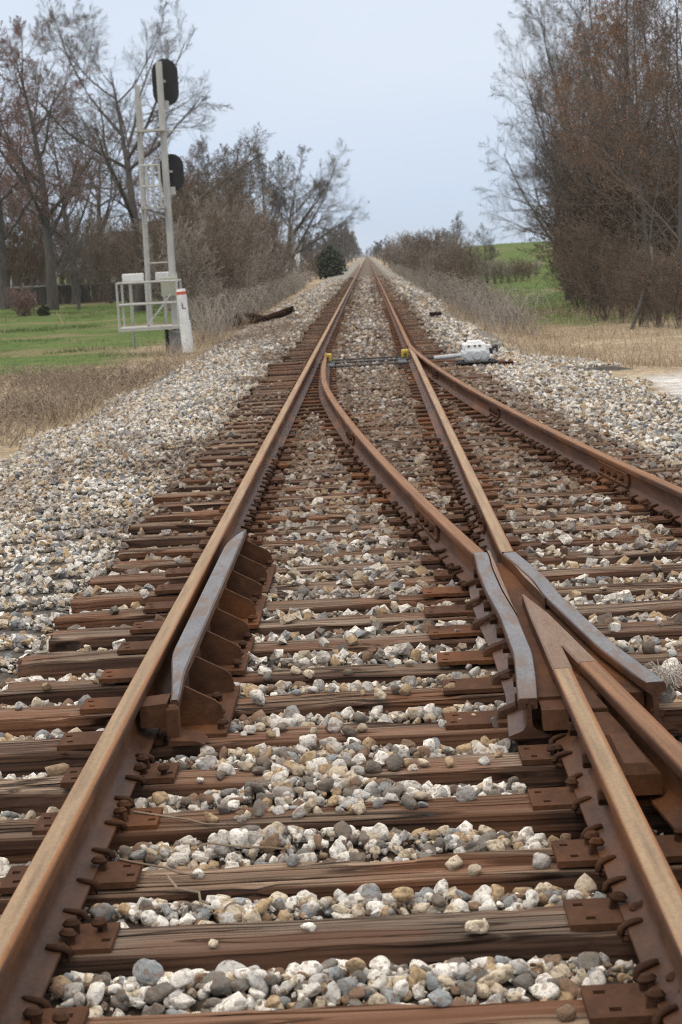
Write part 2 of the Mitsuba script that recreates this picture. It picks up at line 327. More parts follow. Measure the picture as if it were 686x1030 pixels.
PL_GAUGE = shape(plate_mesh(.60, .188, .018, [(-.27, .05), (-.25, -.05)]), 'rust')
tie_key = []
for i in range(NT):
    y = tie_y[i]; fine = y < 16
    m = tie_mesh(tie_x0[i], tie_x1[i], TIE_W + trng.normal(0, .006), 0.17, 76 if fine else 9 if y < 45 else 3, fine, i)
    k = key_of('railway_tie')
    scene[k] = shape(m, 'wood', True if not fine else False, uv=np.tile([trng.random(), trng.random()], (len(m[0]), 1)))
    scene[k]['to_world'] = T().translate([0, float(y), float(tie_dz[i])]).rotate([0, 0, 1], math.degrees(tie_yaw[i]))
    n = i - 1
    if i == 0: tag(k, 'weathered wooden tie just below the bottom edge of the picture', 'railway tie', GROUP_T)
    elif i in HEAD: tag(k, f'long wooden tie carrying the switch machine, {"nearer" if i == HEAD[0] else "farther"} of the two', 'railway tie', GROUP_T)
    elif n < 40: tag(k, f'weathered brown wooden tie, {ORD[n]} counted upward from the bottom edge', 'railway tie', GROUP_T)
    elif y < YP: tag(k, 'brown wooden tie among the close-set ties in the middle of the switch', 'railway tie', GROUP_T)
    else: tag(k, 'brown wooden tie of the straight track beyond the switch points', 'railway tie', GROUP_T)
    tie_key.append(k)
    if y > 60: continue
    groups = []
    for x in sorted(rails_x(y)):
        if groups and x - groups[-1][-1] < 0.42: groups[-1].append(x)
        else: groups.append([x])
    for g in groups:
        xc = (g[0] + g[-1]) / 2; z = 0.002 + 0
        inner = 6.3 < y < 10.7 and xc < -.6
        turn = 0 if xc < 0.1 or len(g) > 1 else 180
        if inner: xc -= 0.09
        pl = PL_FULL if len(g) == 1 and y < 24 else PL_FAR if len(g) == 1 else PL_GAUGE
        sx = 1.0 if len(g) == 1 else max((g[-1] - g[0] + .33) / .6, .7)
        if len(g) > 1 and y < 9.8: lx = .5 * trng.uniform(-.02, .08); xc -= lx; sx += 2 * lx / .6
        p = put('tie_plate', pl, T().translate([xc, float(y + trng.normal(0, .006)), z]).rotate([0, 0, 1], turn).scale([sx, 1, 1]) if pl is not PL_FAR else T().translate([xc, float(y), z + .009]), k)
        if y < 17:
            for x in g:
                for s in (-1, 1):
                    if inner and s > 0: continue
                    if x > .5 and 5.2 < y < 9.6 and (s > 0 or len(g) > 1): continue
                    for yy in ((-.05, .035) if trng.random() < .75 else (.03,)):
                        put('spike', SPIKE, T().translate([x + s * .083, float(y + yy + trng.normal(0, .008)), ZB + trng.uniform(.0, .012)]).rotate([0, 0, 1], (0 if s > 0 else 180) + trng.normal(0, 14)).rotate([1, 0, 0], trng.normal(0, 7)).rotate([0, 1, 0], trng.normal(0, 6)), p)
                if trng.random() < .55:
                    s = 1 if x < 0 else -1
                    if not (inner and s > 0) and not (x > .5 and y < 9.8 and s > 0):
                        put('spike', SPIKE, T().translate([xc + s * .148, float(y + trng.choice([-.04, .04])), ZB - .001 + trng.uniform(0, .01)]).rotate([0, 0, 1], trng.uniform(0, 360)), p)

# ------------------------------------------------------------------ rails
def arc(cx, cz, r, a0, a1, n): return [(cx + r * math.cos(a), cz + r * math.sin(a)) for a in np.radians(np.linspace(a0, a1, n))]
half = [(.070, 0), (.070, 0), (.070, .010), (.070, .010), (.040, .020), (.022, .028), (.0105, .045), (.0085, .085), (.0105, .118), (.022, .130), (.0345, .134), (.0345, .134), (.0355, .150)]
half += arc(.0225, .1555, .0125, 5, 80, 5) + [(.012, .1678), (0, .168)]
PROFILE = np.array(half + [(-a, b) for a, b in half[::-1][1:]])
def sweep(ys, xs, z=ZB, profile=PROFILE, lo=None, hi=None, lower=None, caps=True):
    """the rail section carried along a line x(y), cut to lo..hi across its head where it is planed; uv = (across, along)"""
    ys, xs = np.asarray(ys, float), np.asarray(xs, float)
    t = np.stack([np.gradient(xs, ys), np.ones_like(ys)], -1); t /= np.linalg.norm(t, axis=1, keepdims=True)
    l = np.tile(profile[:, 0], (len(ys), 1)); h = np.tile(profile[:, 1], (len(ys), 1))
    high = h > 0.04
    if lo is not None: l = np.where(high, np.maximum(l, np.asarray(lo)[:, None]), l)
    if hi is not None: l = np.where(high, np.minimum(l, np.asarray(hi)[:, None]), l)
    if lower is not None: h = np.where(h > .12, h - np.asarray(lower)[:, None], h)
    V = np.stack([xs[:, None] + l * t[:, 1:], ys[:, None] - l * t[:, :1], z + h], -1)
    n, k = l.shape
    i = np.arange(n - 1)[:, None] * k + np.arange(k)[None]; j = np.arange(n - 1)[:, None] * k + (np.arange(k)[None] + 1) % k
    q = np.stack([i, j, j + k, i + k], -1).reshape(-1, 4); f = np.vstack([q[:, [0, 1, 2]], q[:, [0, 2, 3]]])
    uv = np.stack([l, np.tile(ys[:, None], (1, k))], -1).reshape(-1, 2); V = V.reshape(-1, 3)
    if caps:
        poly = Polygon(profile).buffer(0)
        vv, ff = trimesh.creation.triangulate_polygon(Polygon(np.array(poly.exterior.coords)), engine='earcut')
        for e, rev in ((0, False), (n - 1, True)):
            d = np.linalg.norm(profile[None] - vv[:, None], axis=2).argmin(1)
            base = len(V); V = np.vstack([V, V[e * k + d]]); uv = np.vstack([uv, uv[e * k + d]])
            f = np.vstack([f, (ff[:, ::-1] if rev else ff) + base])
    return V, outward(V, f), uv
def rail(name, s, bsdf, label, group='rails of the track and switch'):
    k = thing(name, label, 'rail', group); V, f, uv = s
    scene[k] = shape((V, f), bsdf, True, uv=uv)
    return k
ya = np.unique(np.r_[np.arange(2.0, 40, 0.6), np.arange(40, 200, 8), 300, 500, 900, 1500, 2480])
yc = np.arange(2.0, YP + .01, 0.35)
left_rail = rail('stock_rail', sweep(ya, ya * 0 - HG), 'rail_worn', 'long straight rusty rail running the whole way beside the guard rail')
y1 = np.r_[yc[yc < 31], 31.4]; y2 = np.arange(31.9, 34, .3)
cy = np.r_[y1, np.arange(31.8, 40, .6), np.arange(40, 200, 8), 300, 500, 900, 1500, 2480]
right_stock = rail('stock_rail', sweep(cy, HG + off(cy)), 'rail_rusty', 'outermost rusty rail that curves away to the right of the switch')
# straight switch rail, closed against the bent stock rail, ends in the frog's wing
ys = np.r_[np.arange(9.36, 30.4, .35), 30.7]
lim = np.maximum(off(ys) - .072, -.030)
straight_closure = rail('switch_rail', sweep(ys, ys * 0 + HG, hi=np.minimum(.07, lim + .035), lower=.012 * sstep(28, 30.7, ys)), 'rail_worn', 'straight pale rusty rail from the yellow clamp to the frog', 'rails of the track and switch')
def curved_x(y): return -HG + off(y) + .13 * sstep(21.5, 30, y)
curved_closure = rail('switch_rail', sweep(ys, curved_x(ys), lo=np.maximum(-.07, -.035 - .0 * ys + .045 * sstep(26, 30.7, ys) - .035 * (ys < 26)), lower=.012 * sstep(28, 30.7, ys)), 'rail_rusty', 'curved rusty rail swinging from the open switch point to the frog')
yh = np.linspace(2.0, 6.664, 22)
near_heel = rail('running_rail', sweep(yh, yh * 0 + HG), 'rail_worn', 'pale worn rail leaving the frog point towards the lower right corner')
yh2 = np.linspace(2.0, 6.754, 22)
turn_heel = rail('running_rail', sweep(yh2, -HG + off(yh2)), 'rail_rusty', 'rusty rail with grey edge between the frog point and right wing rail')

# rail anchors, joint bars
def anchor_mesh():
    pts = np.array([(.036, 0, .027), (.052, 0, .024), (.066, .002, .020), (.078, .004, .016), (.087, .008, .008), (.089, .012, -.006), (.082, .012, -.018), (.062, .010, -.022)])
    m = tubes(pts[None], np.array([[.006, .0085, .009, .010, .0105, .011, .010, .007]]), 7, caps=True)
    v = np.array(m.vertices); v[:, 1] *= 1.25; return trimesh.Trimesh(v, m.faces, process=False)
ANCHOR = shape(anchor_mesh(), 'rust_dark', True)
arng = np.random.default_rng(11)
def anchors(key, xf, y0, y1, sides, slope=lambda y: 0.0):
    for i in range(NT):
        if not y0 < tie_y[i] < y1: continue
        for dy in (-TIE_W / 2 - .025, TIE_W / 2 + .03):
            for s in sides:
                if s < 0 and len(sides) > 1 and arng.random() < .4: continue
                y = float(tie_y[i] + dy + arng.normal(0, .012)); 
                put('rail_anchor', ANCHOR, T().translate([float(xf(y)), y, ZB]).rotate([0, 0, 1], (0 if s > 0 else 180) + arng.normal(0, 8)).rotate([1, 0, 0], arng.normal(0, 8)).scale([arng.uniform(.92, 1.05), arng.uniform(.85, 1.2), arng.uniform(.85, 1.05)]), key)
anchors(left_rail, lambda y: -HG, 3.2, 6.5, (1, -1)); anchors(left_rail, lambda y: -HG, 6.5, 10.6, (-1,)); anchors(left_rail, lambda y: -HG, 10.7, 16, (1, -1))
anchors(near_heel, lambda y: HG, 3.2, 6.2, (-1,)); anchors(turn_heel, lambda y: -HG + off(y), 3.4, 6.0, (-1, 1))
anchors(curved_closure, curved_x, 9.7, 17, (-1, 1)); anchors(straight_closure, lambda y: HG, 9.9, 16, (-1,)); anchors(right_stock, lambda y: HG + off(y), 9, 19, (-1,))
BAR = np.array([(.012, .034), (.034, .030), (.040, .044), (.026, .052), (.026, .108), (.036, .118), (.034, .128), (.012, .128)])
NUT = shape(rod((0, 0, 0), (.026, 0, 0), .019, 6), 'rust_dark')
def joint(key, xf, yc, L=.62, sides=(-1, 1)):
    for s in sides:
        yy = np.linspace(yc - L / 2, yc + L / 2, 5)
        pr = BAR * [s, 1]; pr = pr if s > 0 else pr[::-1]
        V, f, uv = sweep(yy, xf(yy), profile=pr[::-1] if s > 0 else pr[::-1])
        b = key_of(key + '__joint_bar'); scene[b] = shape((V, f), 'rust')
        for q in (-.36, -.12, .12, .36):
            y = yc + q * L * .95
            put('bolt', NUT, T().translate([float(xf(np.array([y, y + .01]))[0]) + s * .024, float(y), ZB + .08]).rotate([0, 0, 1], 0 if s > 0 else 180), b)
joint(curved_closure, curved_x, 11.2, .95); joint(right_stock, lambda y: HG + off(y), 13.1, .9); joint(right_stock, lambda y: HG + off(y), 18.7, .6)
joint(curved_closure, curved_x, 16.9, .7); joint(straight_closure, lambda y: HG + 0 * y, 11.4, .9)
joint(right_stock, lambda y: HG + off(y), 25.0, .7)

# ------------------------------------------------------------------ frog
frog = thing('frog', 'heavy steel frog with grey wing rails where the two tracks cross', 'frog')
GL = HG - HW                                # gauge line of the straight track
def GD(y): return -HG + off(y) + HW         # gauge line of the curved track
FW = .047                                   # flangeway
def smooth_line(y, pts):
    pts = sorted(pts); a = np.interp(y, [p[0] for p in pts], [p[1] for p in pts])
    k = np.ones(3) / 3; return np.convolve(np.r_[a[0], a, a[-1]], k, 'valid')
yw = np.arange(6.34, 9.36, .06)
wl = smooth_line(yw, [(9.6, float(curved_x(9.6))), (9.3, float(curved_x(9.3))), (8.9, .613), (8.3, .617), (7.7, GL - FW - HW), (6.95, GL - FW - HW), (6.3, GL - FW - HW - .035)])
V, f, uv = sweep(yw, wl, z=ZB + .006 * 1.0, hi=.07 - .040 * sstep(.5, 0, (yw - 6.34)), lower=.03 * sstep(6.62, 6.34, yw)); k = key_of(frog + '__wing_rail'); scene[k] = shape((V, f), 'steel_worn', True, uv=uv)
tag(k, 'grey wing rail on the side towards the guard rail')
yr = np.arange(6.36, 9.36, .06)
wr = smooth_line(yr, [(9.6, HG), (9.3, HG + .005), (9.0, .792), (8.5, .838)] + [(y, float(GD(y)) + FW + HW) for y in (8.1, 7.7, 7.3, 7.0)] + [(6.36, float(GD(6.36)) + FW + HW + .03)])
V, f, uv = sweep(yr, wr, z=ZB + .006, lo=-.07 + .04 * sstep(.5, 0, yr - 6.36)); k = key_of(frog + '__wing_rail'); scene[k] = shape((V, f), 'steel_worn', True, uv=uv)
tag(k, 'grey wing rail running along the right side of the frog')
# casting floor between the wings
def strip(ys, xa, xb, z0, z1):
    n = len(ys); V = np.vstack([np.c_[xa, ys, np.full(n, z0)], np.c_[xb, ys, np.full(n, z0)], np.c_[xa, ys, np.full(n, z1)], np.c_[xb, ys, np.full(n, z1)]])
    f = []
    for i in range(n - 1):
        a, b, c, d = i, n + i, 2 * n + i, 3 * n + i
        f += [(c, d, d + 1, c + 1), (a, a + 1, b + 1, b), (a, c, c + 1, a + 1), (b, b + 1, d + 1, d)]
    f += [(0, n, 3 * n, 2 * n), (n - 1, 3 * n - 1, 4 * n - 1, 2 * n - 1)]
    f = np.array(f); return trimesh.Trimesh(V, outward(V, np.vstack([f[:, [0, 1, 2]], f[:, [0, 2, 3]]])), process=False)
yf = yw[(yw > 6.45)]; 
obj('casting_floor', strip(yf, np.interp(yf, yw, wl) + .015, np.interp(yf, yr, wr) - .015, ZB + .04, ZT - .05), 'rust', frog)
ti = np.arange(7.75, 9.45, .06)
obj('throat_casting', strip(ti, np.interp(ti, yw, wl) + HW + .004, np.maximum(np.interp(ti, yw, wl) + HW + .006, np.minimum(GL - FW, .70 - .02 * (9.4 - ti))), ZB + .05, ZT + .001), 'cast_steel', frog)
tj = np.arange(8.05, 9.45, .06)
obj('throat_casting', strip(tj, np.minimum(np.interp(tj, yr, wr) - HW - .006, np.maximum(GD(tj) + FW, np.interp(tj, [8.0, 9.4], [.80, .735]))), np.interp(tj, yr, wr) - HW - .004, ZB + .05, ZT + .001), 'cast_steel', frog)
V1 = [(GL, 6.67), (GL + .004, 7.6), (GL + .010, 8.15), (GL + .022, 8.20), (float(GD(8.1)) - .004, 8.1), (float(GD(7.4)), 7.4), (float(GD(7.0)), 7.0), (float(GD(7.0)) - .068, 7.0), (GL + .072, 6.67)]
pt = [prism([(GL + .002, 7.05), (GL + .004, 7.7), (GL + .012, 8.18), (GL + .020, 8.19), (float(GD(7.7)) - .003, 7.7), (float(GD(7.05)) - .002, 7.05)], ZB + .05, ZT, .005),
      prism([(GL, 6.67), (GL + .002, 7.06), (GL + .071, 7.06), (GL + .071, 6.67)], ZB + .02, ZT, .006),
      prism([(float(GD(6.76)) - .071, 6.76), (float(GD(7.06)) - .071, 7.06), (float(GD(7.06)) - .002, 7.06), (float(GD(6.76)), 6.76)], ZB + .02, ZT, .006)]
k = obj('frog_point', cat(pt), 'cast_steel', frog, smooth=25); tag(k, 'long tan wedge-shaped point in the middle of the frog')
def heel_poly(y0, y1): return [(GL + .074, y0), (GL + .074, y1), (float(GD(y1)) - .074, y1), (float(GD(y0)) - .074, y0)]
obj('heel_plate', cat([prism(heel_poly(6.25, 6.66), ZB + .03, ZT - .045, .004), prism(heel_poly(5.93, 6.24), ZB + .03, ZT - .058, .004)]), 'rust', frog)
hp = heel_poly(5.52, 5.91); cxm = np.mean([p[0] for p in hp])
obj('filler_block', hull([(x, y, z) for x, y in hp for z in (ZB + .03, ZT - .075)] + [(cxm + (x - cxm) * .55, y + (.02 if y < 5.7 else -.02), ZT - .045) for x, y in hp]), 'rust', frog)
HEX = shape(rod((0, 0, 0), (.035, 0, 0), .024, 6), 'rust_dark')
for y in np.arange(6.6, 9.3, .30):
    put('bolt', HEX, T().translate([float(np.interp(y, yw, wl)) - .04, float(y), ZB + .08]).rotate([0, 0, 1], 0), frog)
    put('bolt', HEX, T().translate([float(np.interp(y, yr, wr)) + .01, float(y), ZB + .08]), frog)
for y in (5.35, 5.75, 6.15):
    put('bolt', HEX, T().translate([GL - .0, float(y), ZB + .08]), frog)
BRACE = shape(hull([(0, -.035, .0), (0, .035, .0), (-.085, -.035, 0), (-.085, .035, 0), (0, -.026, .055), (0, .026, .055), (-.075, -.026, .026), (-.075, .026, .026)]), 'rust_dark')
for i in range(NT):
    if 6.4 < tie_y[i] < 9.4:
        y = float(tie_y[i]); put('rail_brace', BRACE, T().translate([float(np.interp(y, yw, wl)) - .020, y, ZB]), frog)
        put('rail_brace', BRACE, T().translate([float(np.interp(y, yr, wr)) + .020, y, ZB]).rotate([0, 0, 1], 180), frog)
        put('slide_plate', shape(plate_mesh(.30, .19, .016, [(-.11, .05), (-.12, -.05)]), 'rust'), T().translate([float(np.interp(y, yw, wl)) - .14, y + .01, .004]), frog)
obj('end_block', hull([(float(np.interp(6.5, yw, wl)) + HW + .002, 6.3, .06), (GL + .02, 6.3, .06), (float(np.interp(6.5, yw, wl)) + HW + .002, 6.75, .06), (GL + .02, 6.75, .06), (float(np.interp(6.5, yw, wl)) + HW, 6.32, .125), (GL + .015, 6.32, .125), (float(np.interp(6.5, yw, wl)) + HW, 6.72, .13), (GL + .015, 6.72, .13)]), 'rust', frog)

# ------------------------------------------------------------------ guard rail
guard = thing('guard_rail', 'grey-topped guard rail bar with eight upright rusty gussets beside left rail', 'guard rail')
yg = np.r_[np.arange(6.58, 7.5, .08), np.arange(7.5, 9.9, .3), np.arange(9.9, 10.66, .08)]
gl = -.672 + .052 * sstep(7.3, 6.55, yg) + .062 * sstep(9.85, 10.66, yg); gr = -.590 + yg * 0 - .012 * sstep(10.2, 10.66, yg)
def bar_mesh():
    n = len(yg); drop = .045 * sstep(6.95, 6.58, yg) ** 1.5 + .02 * sstep(10.3, 10.66, yg)
    zt = ZT + .022 - drop
    sec = lambda i: [(gl[i] + .022, ZB), (gl[i] + .004, ZB + .05), (gl[i], zt[i] - .05), (gl[i], zt[i] - .008), (gl[i] + .006, zt[i]), (gr[i] - .006, zt[i]), (gr[i], zt[i] - .007), (gr[i], zt[i] - .035), (gr[i] - .045, zt[i] - .06), (gr[i] - .048, ZB)]
    S = np.array([[(x, yg[i], z) for x, z in sec(i)] for i in range(n)]); k = S.shape[1]
    i = np.arange(n - 1)[:, None] * k + np.arange(k)[None]; j = np.arange(n - 1)[:, None] * k + (np.arange(k)[None] + 1) % k
    q = np.stack([i, j, j + k, i + k], -1).reshape(-1, 4); f = np.vstack([q[:, [0, 1, 2]], q[:, [0, 2, 3]]])
    fan = np.array([[0, a, a + 1] for a in range(1, k - 1)]); f = np.vstack([f, fan[:, ::-1], fan + (n - 1) * k])
    m = trimesh.Trimesh(S.reshape(-1, 3), f, process=False); m.fix_normals(); return m
tag(obj('guard_bar', bar_mesh(), 'steel_worn', guard, smooth=30), 'long grey bar with flared ends')
GUS = []
def gusset_mesh():
    p = [(-.625, ZB), (-.625, ZT - .022), (-.592, ZT - .022), (-.480, .105), (-.462, .088), (-.456, .065), (-.458, ZB + .01), (-.470, ZB)]
    m = trimesh.creation.extrude_polygon(Polygon(p), .016, engine='earcut')
    v = np.array(m.vertices); return trimesh.Trimesh(np.stack([v[:, 0], v[:, 2] - .008, v[:, 1]], -1), m.faces[:, ::-1], process=False)
GUSS = shape(gusset_mesh(), 'rust')
for q, y in enumerate(6.80 + .5115 * np.arange(8)):
    put('gusset', GUSS, T().translate([0, float(y), 0]), guard)
for a, b in ((6.66, 7.42), (7.70, 8.40), (8.68, 9.43), (9.55, 10.42)):
    bp = obj('base_plate', bx(-.79, -.438, a, b, .001, .0195, .002), 'rust', guard)
    for y in (a + .06, a + .22, b - .25, b - .08):
        put('spike', SPIKE, T().translate([-.475 + float(arng.normal(0, .01)), float(y), ZB]).rotate([0, 0, 1], float(arng.uniform(0, 360))), bp)
obj('spacer_block', hull([(-.725, 6.56, .075), (-.625, 6.56, .070), (-.725, 6.72, .075), (-.625, 6.72, .07), (-.725, 6.56, .150), (-.63, 6.56, .158), (-.725, 6.72, .15), (-.63, 6.72, .158), (-.735, 6.60, .09), (-.735, 6.60, .14)]), 'rust', guard)
obj('end_foot', cat([hull([(-.63, 6.50, ZB), (-.50, 6.50, ZB), (-.63, 6.62, ZB), (-.50, 6.62, ZB), (-.62, 6.50, .04), (-.53, 6.50, .034), (-.62, 6.62, .05), (-.53, 6.62, .04)]), bx(-.632, -.590, 6.535, 6.60, .03, .15, .01)]), 'rust', guard, smooth=30)

# ------------------------------------------------------------------ switch rods, machine, clamps
rods = thing('switch_rods', 'dark steel rods lying across the track between the two switch points', 'switch rods')
for y, z, r in ((29.02, .035, .015), (29.75, .05, .018), (30.35, .06, .015)):
    obj('throw_rod', rod((-.55, y, z), (1.5 if y < 29.9 and y > 29.2 else .72, y, z), r, 8), 'dark_steel', rods, smooth=30)
for x in (-.50, .60): obj('rod_bracket', bx(x - .07, x + .07, 29.0, 30.4, .0, .05, .01), 'dark_steel', rods)
for x, lb in ((-.545, 'yellow clamp on the open switch point beside the straight rail'), (.655, 'yellow clamp on the closed switch point next to the curved rail')):
    k = thing('point_clamp', lb, 'clamp', 'yellow clamps on the switch points')
    obj('body', bx(x - .055, x + .055, 30.2, 30.36, .06, .17, .012), 'yellow_paint', k); obj('bolt', rod((x, 30.2, .11), (x, 30.12, .11), .02, 6), 'dark_steel', k)
mach = thing('switch_machine', 'low white and silver switch machine on two long ties by the track', 'switch machine')
mx, my = 1.68, 28.8
def lathe_x(pts, c, n=16):
    g = np.arange(n) * 2 * PI / n
    P = np.array([[(c[0] + x, c[1] + r * math.cos(a), c[2] + r * math.sin(a)) for a in g] for x, r in pts]); k = n
    i = np.arange(len(pts) - 1)[:, None] * k + np.arange(k)[None]; j = np.arange(len(pts) - 1)[:, None] * k + (np.arange(k)[None] + 1) % k
    q = np.stack([i, i + k, j + k, j], -1).reshape(-1, 4); m = trimesh.Trimesh(P.reshape(-1, 3), np.vstack([q[:, [0, 1, 2]], q[:, [0, 2, 3]]]), process=False); m.fix_normals(); return m
def hull_oct(x0, x1, z0, z1, y0, y1, c):
    p = []
    for y, s in ((y0, .03), (y0 + .03, 0), (y1, 0)):
        p += [(x0 + c + s, y, z0 + s), (x1 - c - s, y, z0 + s), (x0 + s, y, z0 + c + s), (x1 - s, y, z0 + c + s), (x0 + s, y, z1 - c - s), (x1 - s, y, z1 - c - s), (x0 + c + s, y, z1 - s), (x1 - c - s, y, z1 - s)]
    return hull(p)
obj('housing', hull_oct(mx - .21, mx + .19, .02, .21, my - .30, my + .35, .05), 'silver_paint', mach)
obj('cover', cat([bx(mx - .19, mx + .15, my - .20, my + .32, .211, .285, .02), bx(mx - .12, mx + .10, my - .12, my + .26, .286, .315, .012), bx(mx + .16, mx + .23, my - .10, my + .12, .205, .255, .01)]), 'white_paint', mach)
for q in (-.09, .0, .07): obj('latch', rod((mx + q - .02, my - .195, .25), (mx + q - .02, my - .215, .25), .018, 8), 'dark_steel', mach)
obj('front_cap', cat([rod((mx, my - .30, .115), (mx, my - .335, .115), .08, 12, .06)]), 'silver_paint', mach, smooth=30)
obj('connecting_rod', rod((mx - .21, my + .05, .11), (mx - .62, my + .05, .09), .035, 10), 'silver_paint', mach, smooth=30)
obj('foot', cat([bx(mx - .30, mx + .30, my - .26, my - .16, .004, .03), bx(mx - .30, mx + .30, my + .14, my + .24, .004, .03)]), 'dark_steel', mach)
obj('hand_lever', cat([rod((mx + .22, my, .17), (mx + .31, my - .05, .24), .025, 8), rod((mx + .31, my - .05, .24), (mx + .31, my - .05, .14), .02, 8), rod((mx + .20, my, .17), (mx + .25, my, .17), .06, 10)]), 'dark_steel', mach, smooth=30)

# ------------------------------------------------------------------ loose stones
def stone_lib(n, pts, seed, soft=0):
    """crushed stone: jittered boxes with broken corners"""
    r = np.random.default_rng(seed); out = []
    for _ in range(n):
        c = np.array([(a, b, d) for a in (-1, 1) for b in (-1, 1) for d in (-1, 1)], float) * .5
        c = c[r.random(8) > .15] if pts > 7 else c[r.random(8) > .3]
        c = c * r.uniform(.74, .98, (len(c), 1)) + r.normal(0, .10, c.shape)
        e = r.normal(size=(max(pts - len(c), 1), 3)); e = e / np.linalg.norm(e, axis=1, keepdims=True) * r.uniform(.50, .62, (len(e), 1))
        p = np.vstack([c * .86, e]) * [1, r.uniform(.6, .95), r.uniform(.45, .8)]
        m = trimesh.convex.convex_hull(p); 
        for _ in range(soft):
            v, f = trimesh.remesh.subdivide(m.vertices, m.faces); m = trimesh.Trimesh(v, f, process=True)
            trimesh.smoothing.filter_laplacian(m, lamb=r.uniform(.25, .6), iterations=1); v, f = np.array(m.vertices), np.array(m.faces)
            q = v / (np.linalg.norm(v, axis=1, keepdims=True) + 1e-9)
            v = v + q * (meshkit.fbm(v * 5.0 + r.uniform(0, 50), 3, 3)[:, None] - .5) * .11
            m = trimesh.Trimesh(v, f, process=False)
        m.apply_translation(-m.vertices.mean(0)); m.apply_scale(1.0 / max(m.extents)); out.append((np.array(m.vertices), np.array(m.faces)))
    return out
LIB_FINE, LIB_A, LIB_B, LIB_C, LIB_D = stone_lib(70, 16, 1, 2), stone_lib(36, 14, 2, 1), stone_lib(16, 10, 3), stone_lib(12, 7, 4), stone_lib(8, 5, 6)
def rotations(n, r, tilt):
    """random rotations that mostly keep the flat side down"""
    a, b, c = r.uniform(0, 2 * PI, n), r.normal(0, tilt, n), r.normal(0, tilt, n)
    ca, sa, cb, sb, cc, sc = np.cos(a), np.sin(a), np.cos(b), np.sin(b), np.cos(c), np.sin(c); o, z = np.ones(n), np.zeros(n)
    Rz = np.array([[ca, -sa, z], [sa, ca, z], [z, z, o]]); Rx = np.array([[o, z, z], [z, cb, -sb], [z, sb, cb]]); Ry = np.array([[cc, z, sc], [z, o, z], [-sc, z, cc]])
    return np.einsum('ijn,jkn,kln->nil', Rz, Rx, Ry)
srng = np.random.default_rng(21)
def stones_mesh(P, D, U, lib, tilt=0.6):
    R = rotations(len(P), srng, tilt) * D[:, None, None]; pick = srng.integers(0, len(lib), len(P)); Vs, Fs, Us, base = [], [], [], 0
    for i, (v, f) in enumerate(lib):
        s = pick == i
        if not s.any(): continue
        w = np.einsum('nij,kj->nki', R[s], v) + P[s][:, None]
        Vs.append(w.reshape(-1, 3)); n = s.sum(); Fs.append((f[None] + (np.arange(n) * len(v))[:, None, None] + base).reshape(-1, 3)); Us.append(np.repeat(U[s], len(v), 0)); base += n * len(v)
    return (np.vstack(Vs), np.vstack(Fs)), np.vstack(Us)
def grid_points(x0, x1, y0, y1, s):
    X, Y = np.meshgrid(np.arange(x0, x1, s), np.arange(y0, y1, s * .9)); n = X.size
    X = X + (np.arange(X.shape[0]) % 2)[:, None] * s / 2
    return X.ravel() + srng.uniform(-.42, .42, n) * s, Y.ravel() + srng.uniform(-.42, .42, n) * s
def tie_at(x, y):
    i = np.clip(np.round((y - 4.095) / TIE_PITCH).astype(int) + 1, 0, NT - 1)
    return i, (np.abs(y - tie_y[i]) < TIE_W / 2) & (x > tie_x0[i]) & (x < tie_x1[i]), (np.abs(y - tie_y[i]) - TIE_W / 2)
def rail_clear(x, y):
    d = np.abs(x + HG)
    d = np.minimum(d, np.abs(x - HG - np.where(y < YP, off(y), 0)))
    d = np.minimum(d, np.abs(x - HG)); d = np.where(y < 30.7, np.minimum(d, np.abs(x - curved_x(y))), d)
    frogzone = (y > 5.4) & (y < 9.7) & (x > np.interp(y, yw, wl) - .06) & (x < np.interp(y, yr, wr) + .06)
    return np.where(frogzone, 0, d)
def in_view(x, y, margin=0.7): return (x > EYE[0] - .178 * y - margin - 0.02 * y) & (x < EYE[0] + .178 * y + margin + 0.02 * y)
def right_edge(y): return np.where(y < 33, 4.3 - 1.9 * sstep(25, 33, y), 2.4)
def limits(x, y):
    w = (meshkit.fbm(np.stack([x * .8, y * .5, 0 * x], -1), 3, 31) - .5)
    x = np.where((y < 27.5) & (x > 0), x + .9, x)
    return (x > -3.9 - w * 1.3 + .5 * sstep(20, 45, y)) & (x < right_edge(y) + w * 1.2)
def brown(x, y):
    """how dusty with rust and soil a stone is"""
    inside = sstep(-1.75, -1.3, x) * (1 - sstep(1.3, 1.8, x - np.where(y < 30.5, off(y), 0)))
    return inside * (0.10 + .52 * sstep(7.0, 15, y) * (1 - .55 * sstep(20, 32, y) * np.exp(-(x / .42) ** 2)) + .22 * np.exp(-(rail_clear(x, y) / .18) ** 2)) + .05 + .02 * (x < -1.5) + .6 * sstep(40, 46, y) * (1 - sstep(58, 66, y)) * sstep(-1.6, -2.2, x)
def patchy(x, y, s, seed): return meshkit.fbm(np.stack([x * s, y * s, 0 * x], -1), 3, seed)
big, small_P, small_D, small_U = [], {0: [], 1: [], 2: [], 3: []}, {0: [], 1: [], 2: [], 3: []}, {0: [], 1: [], 2: [], 3: []}
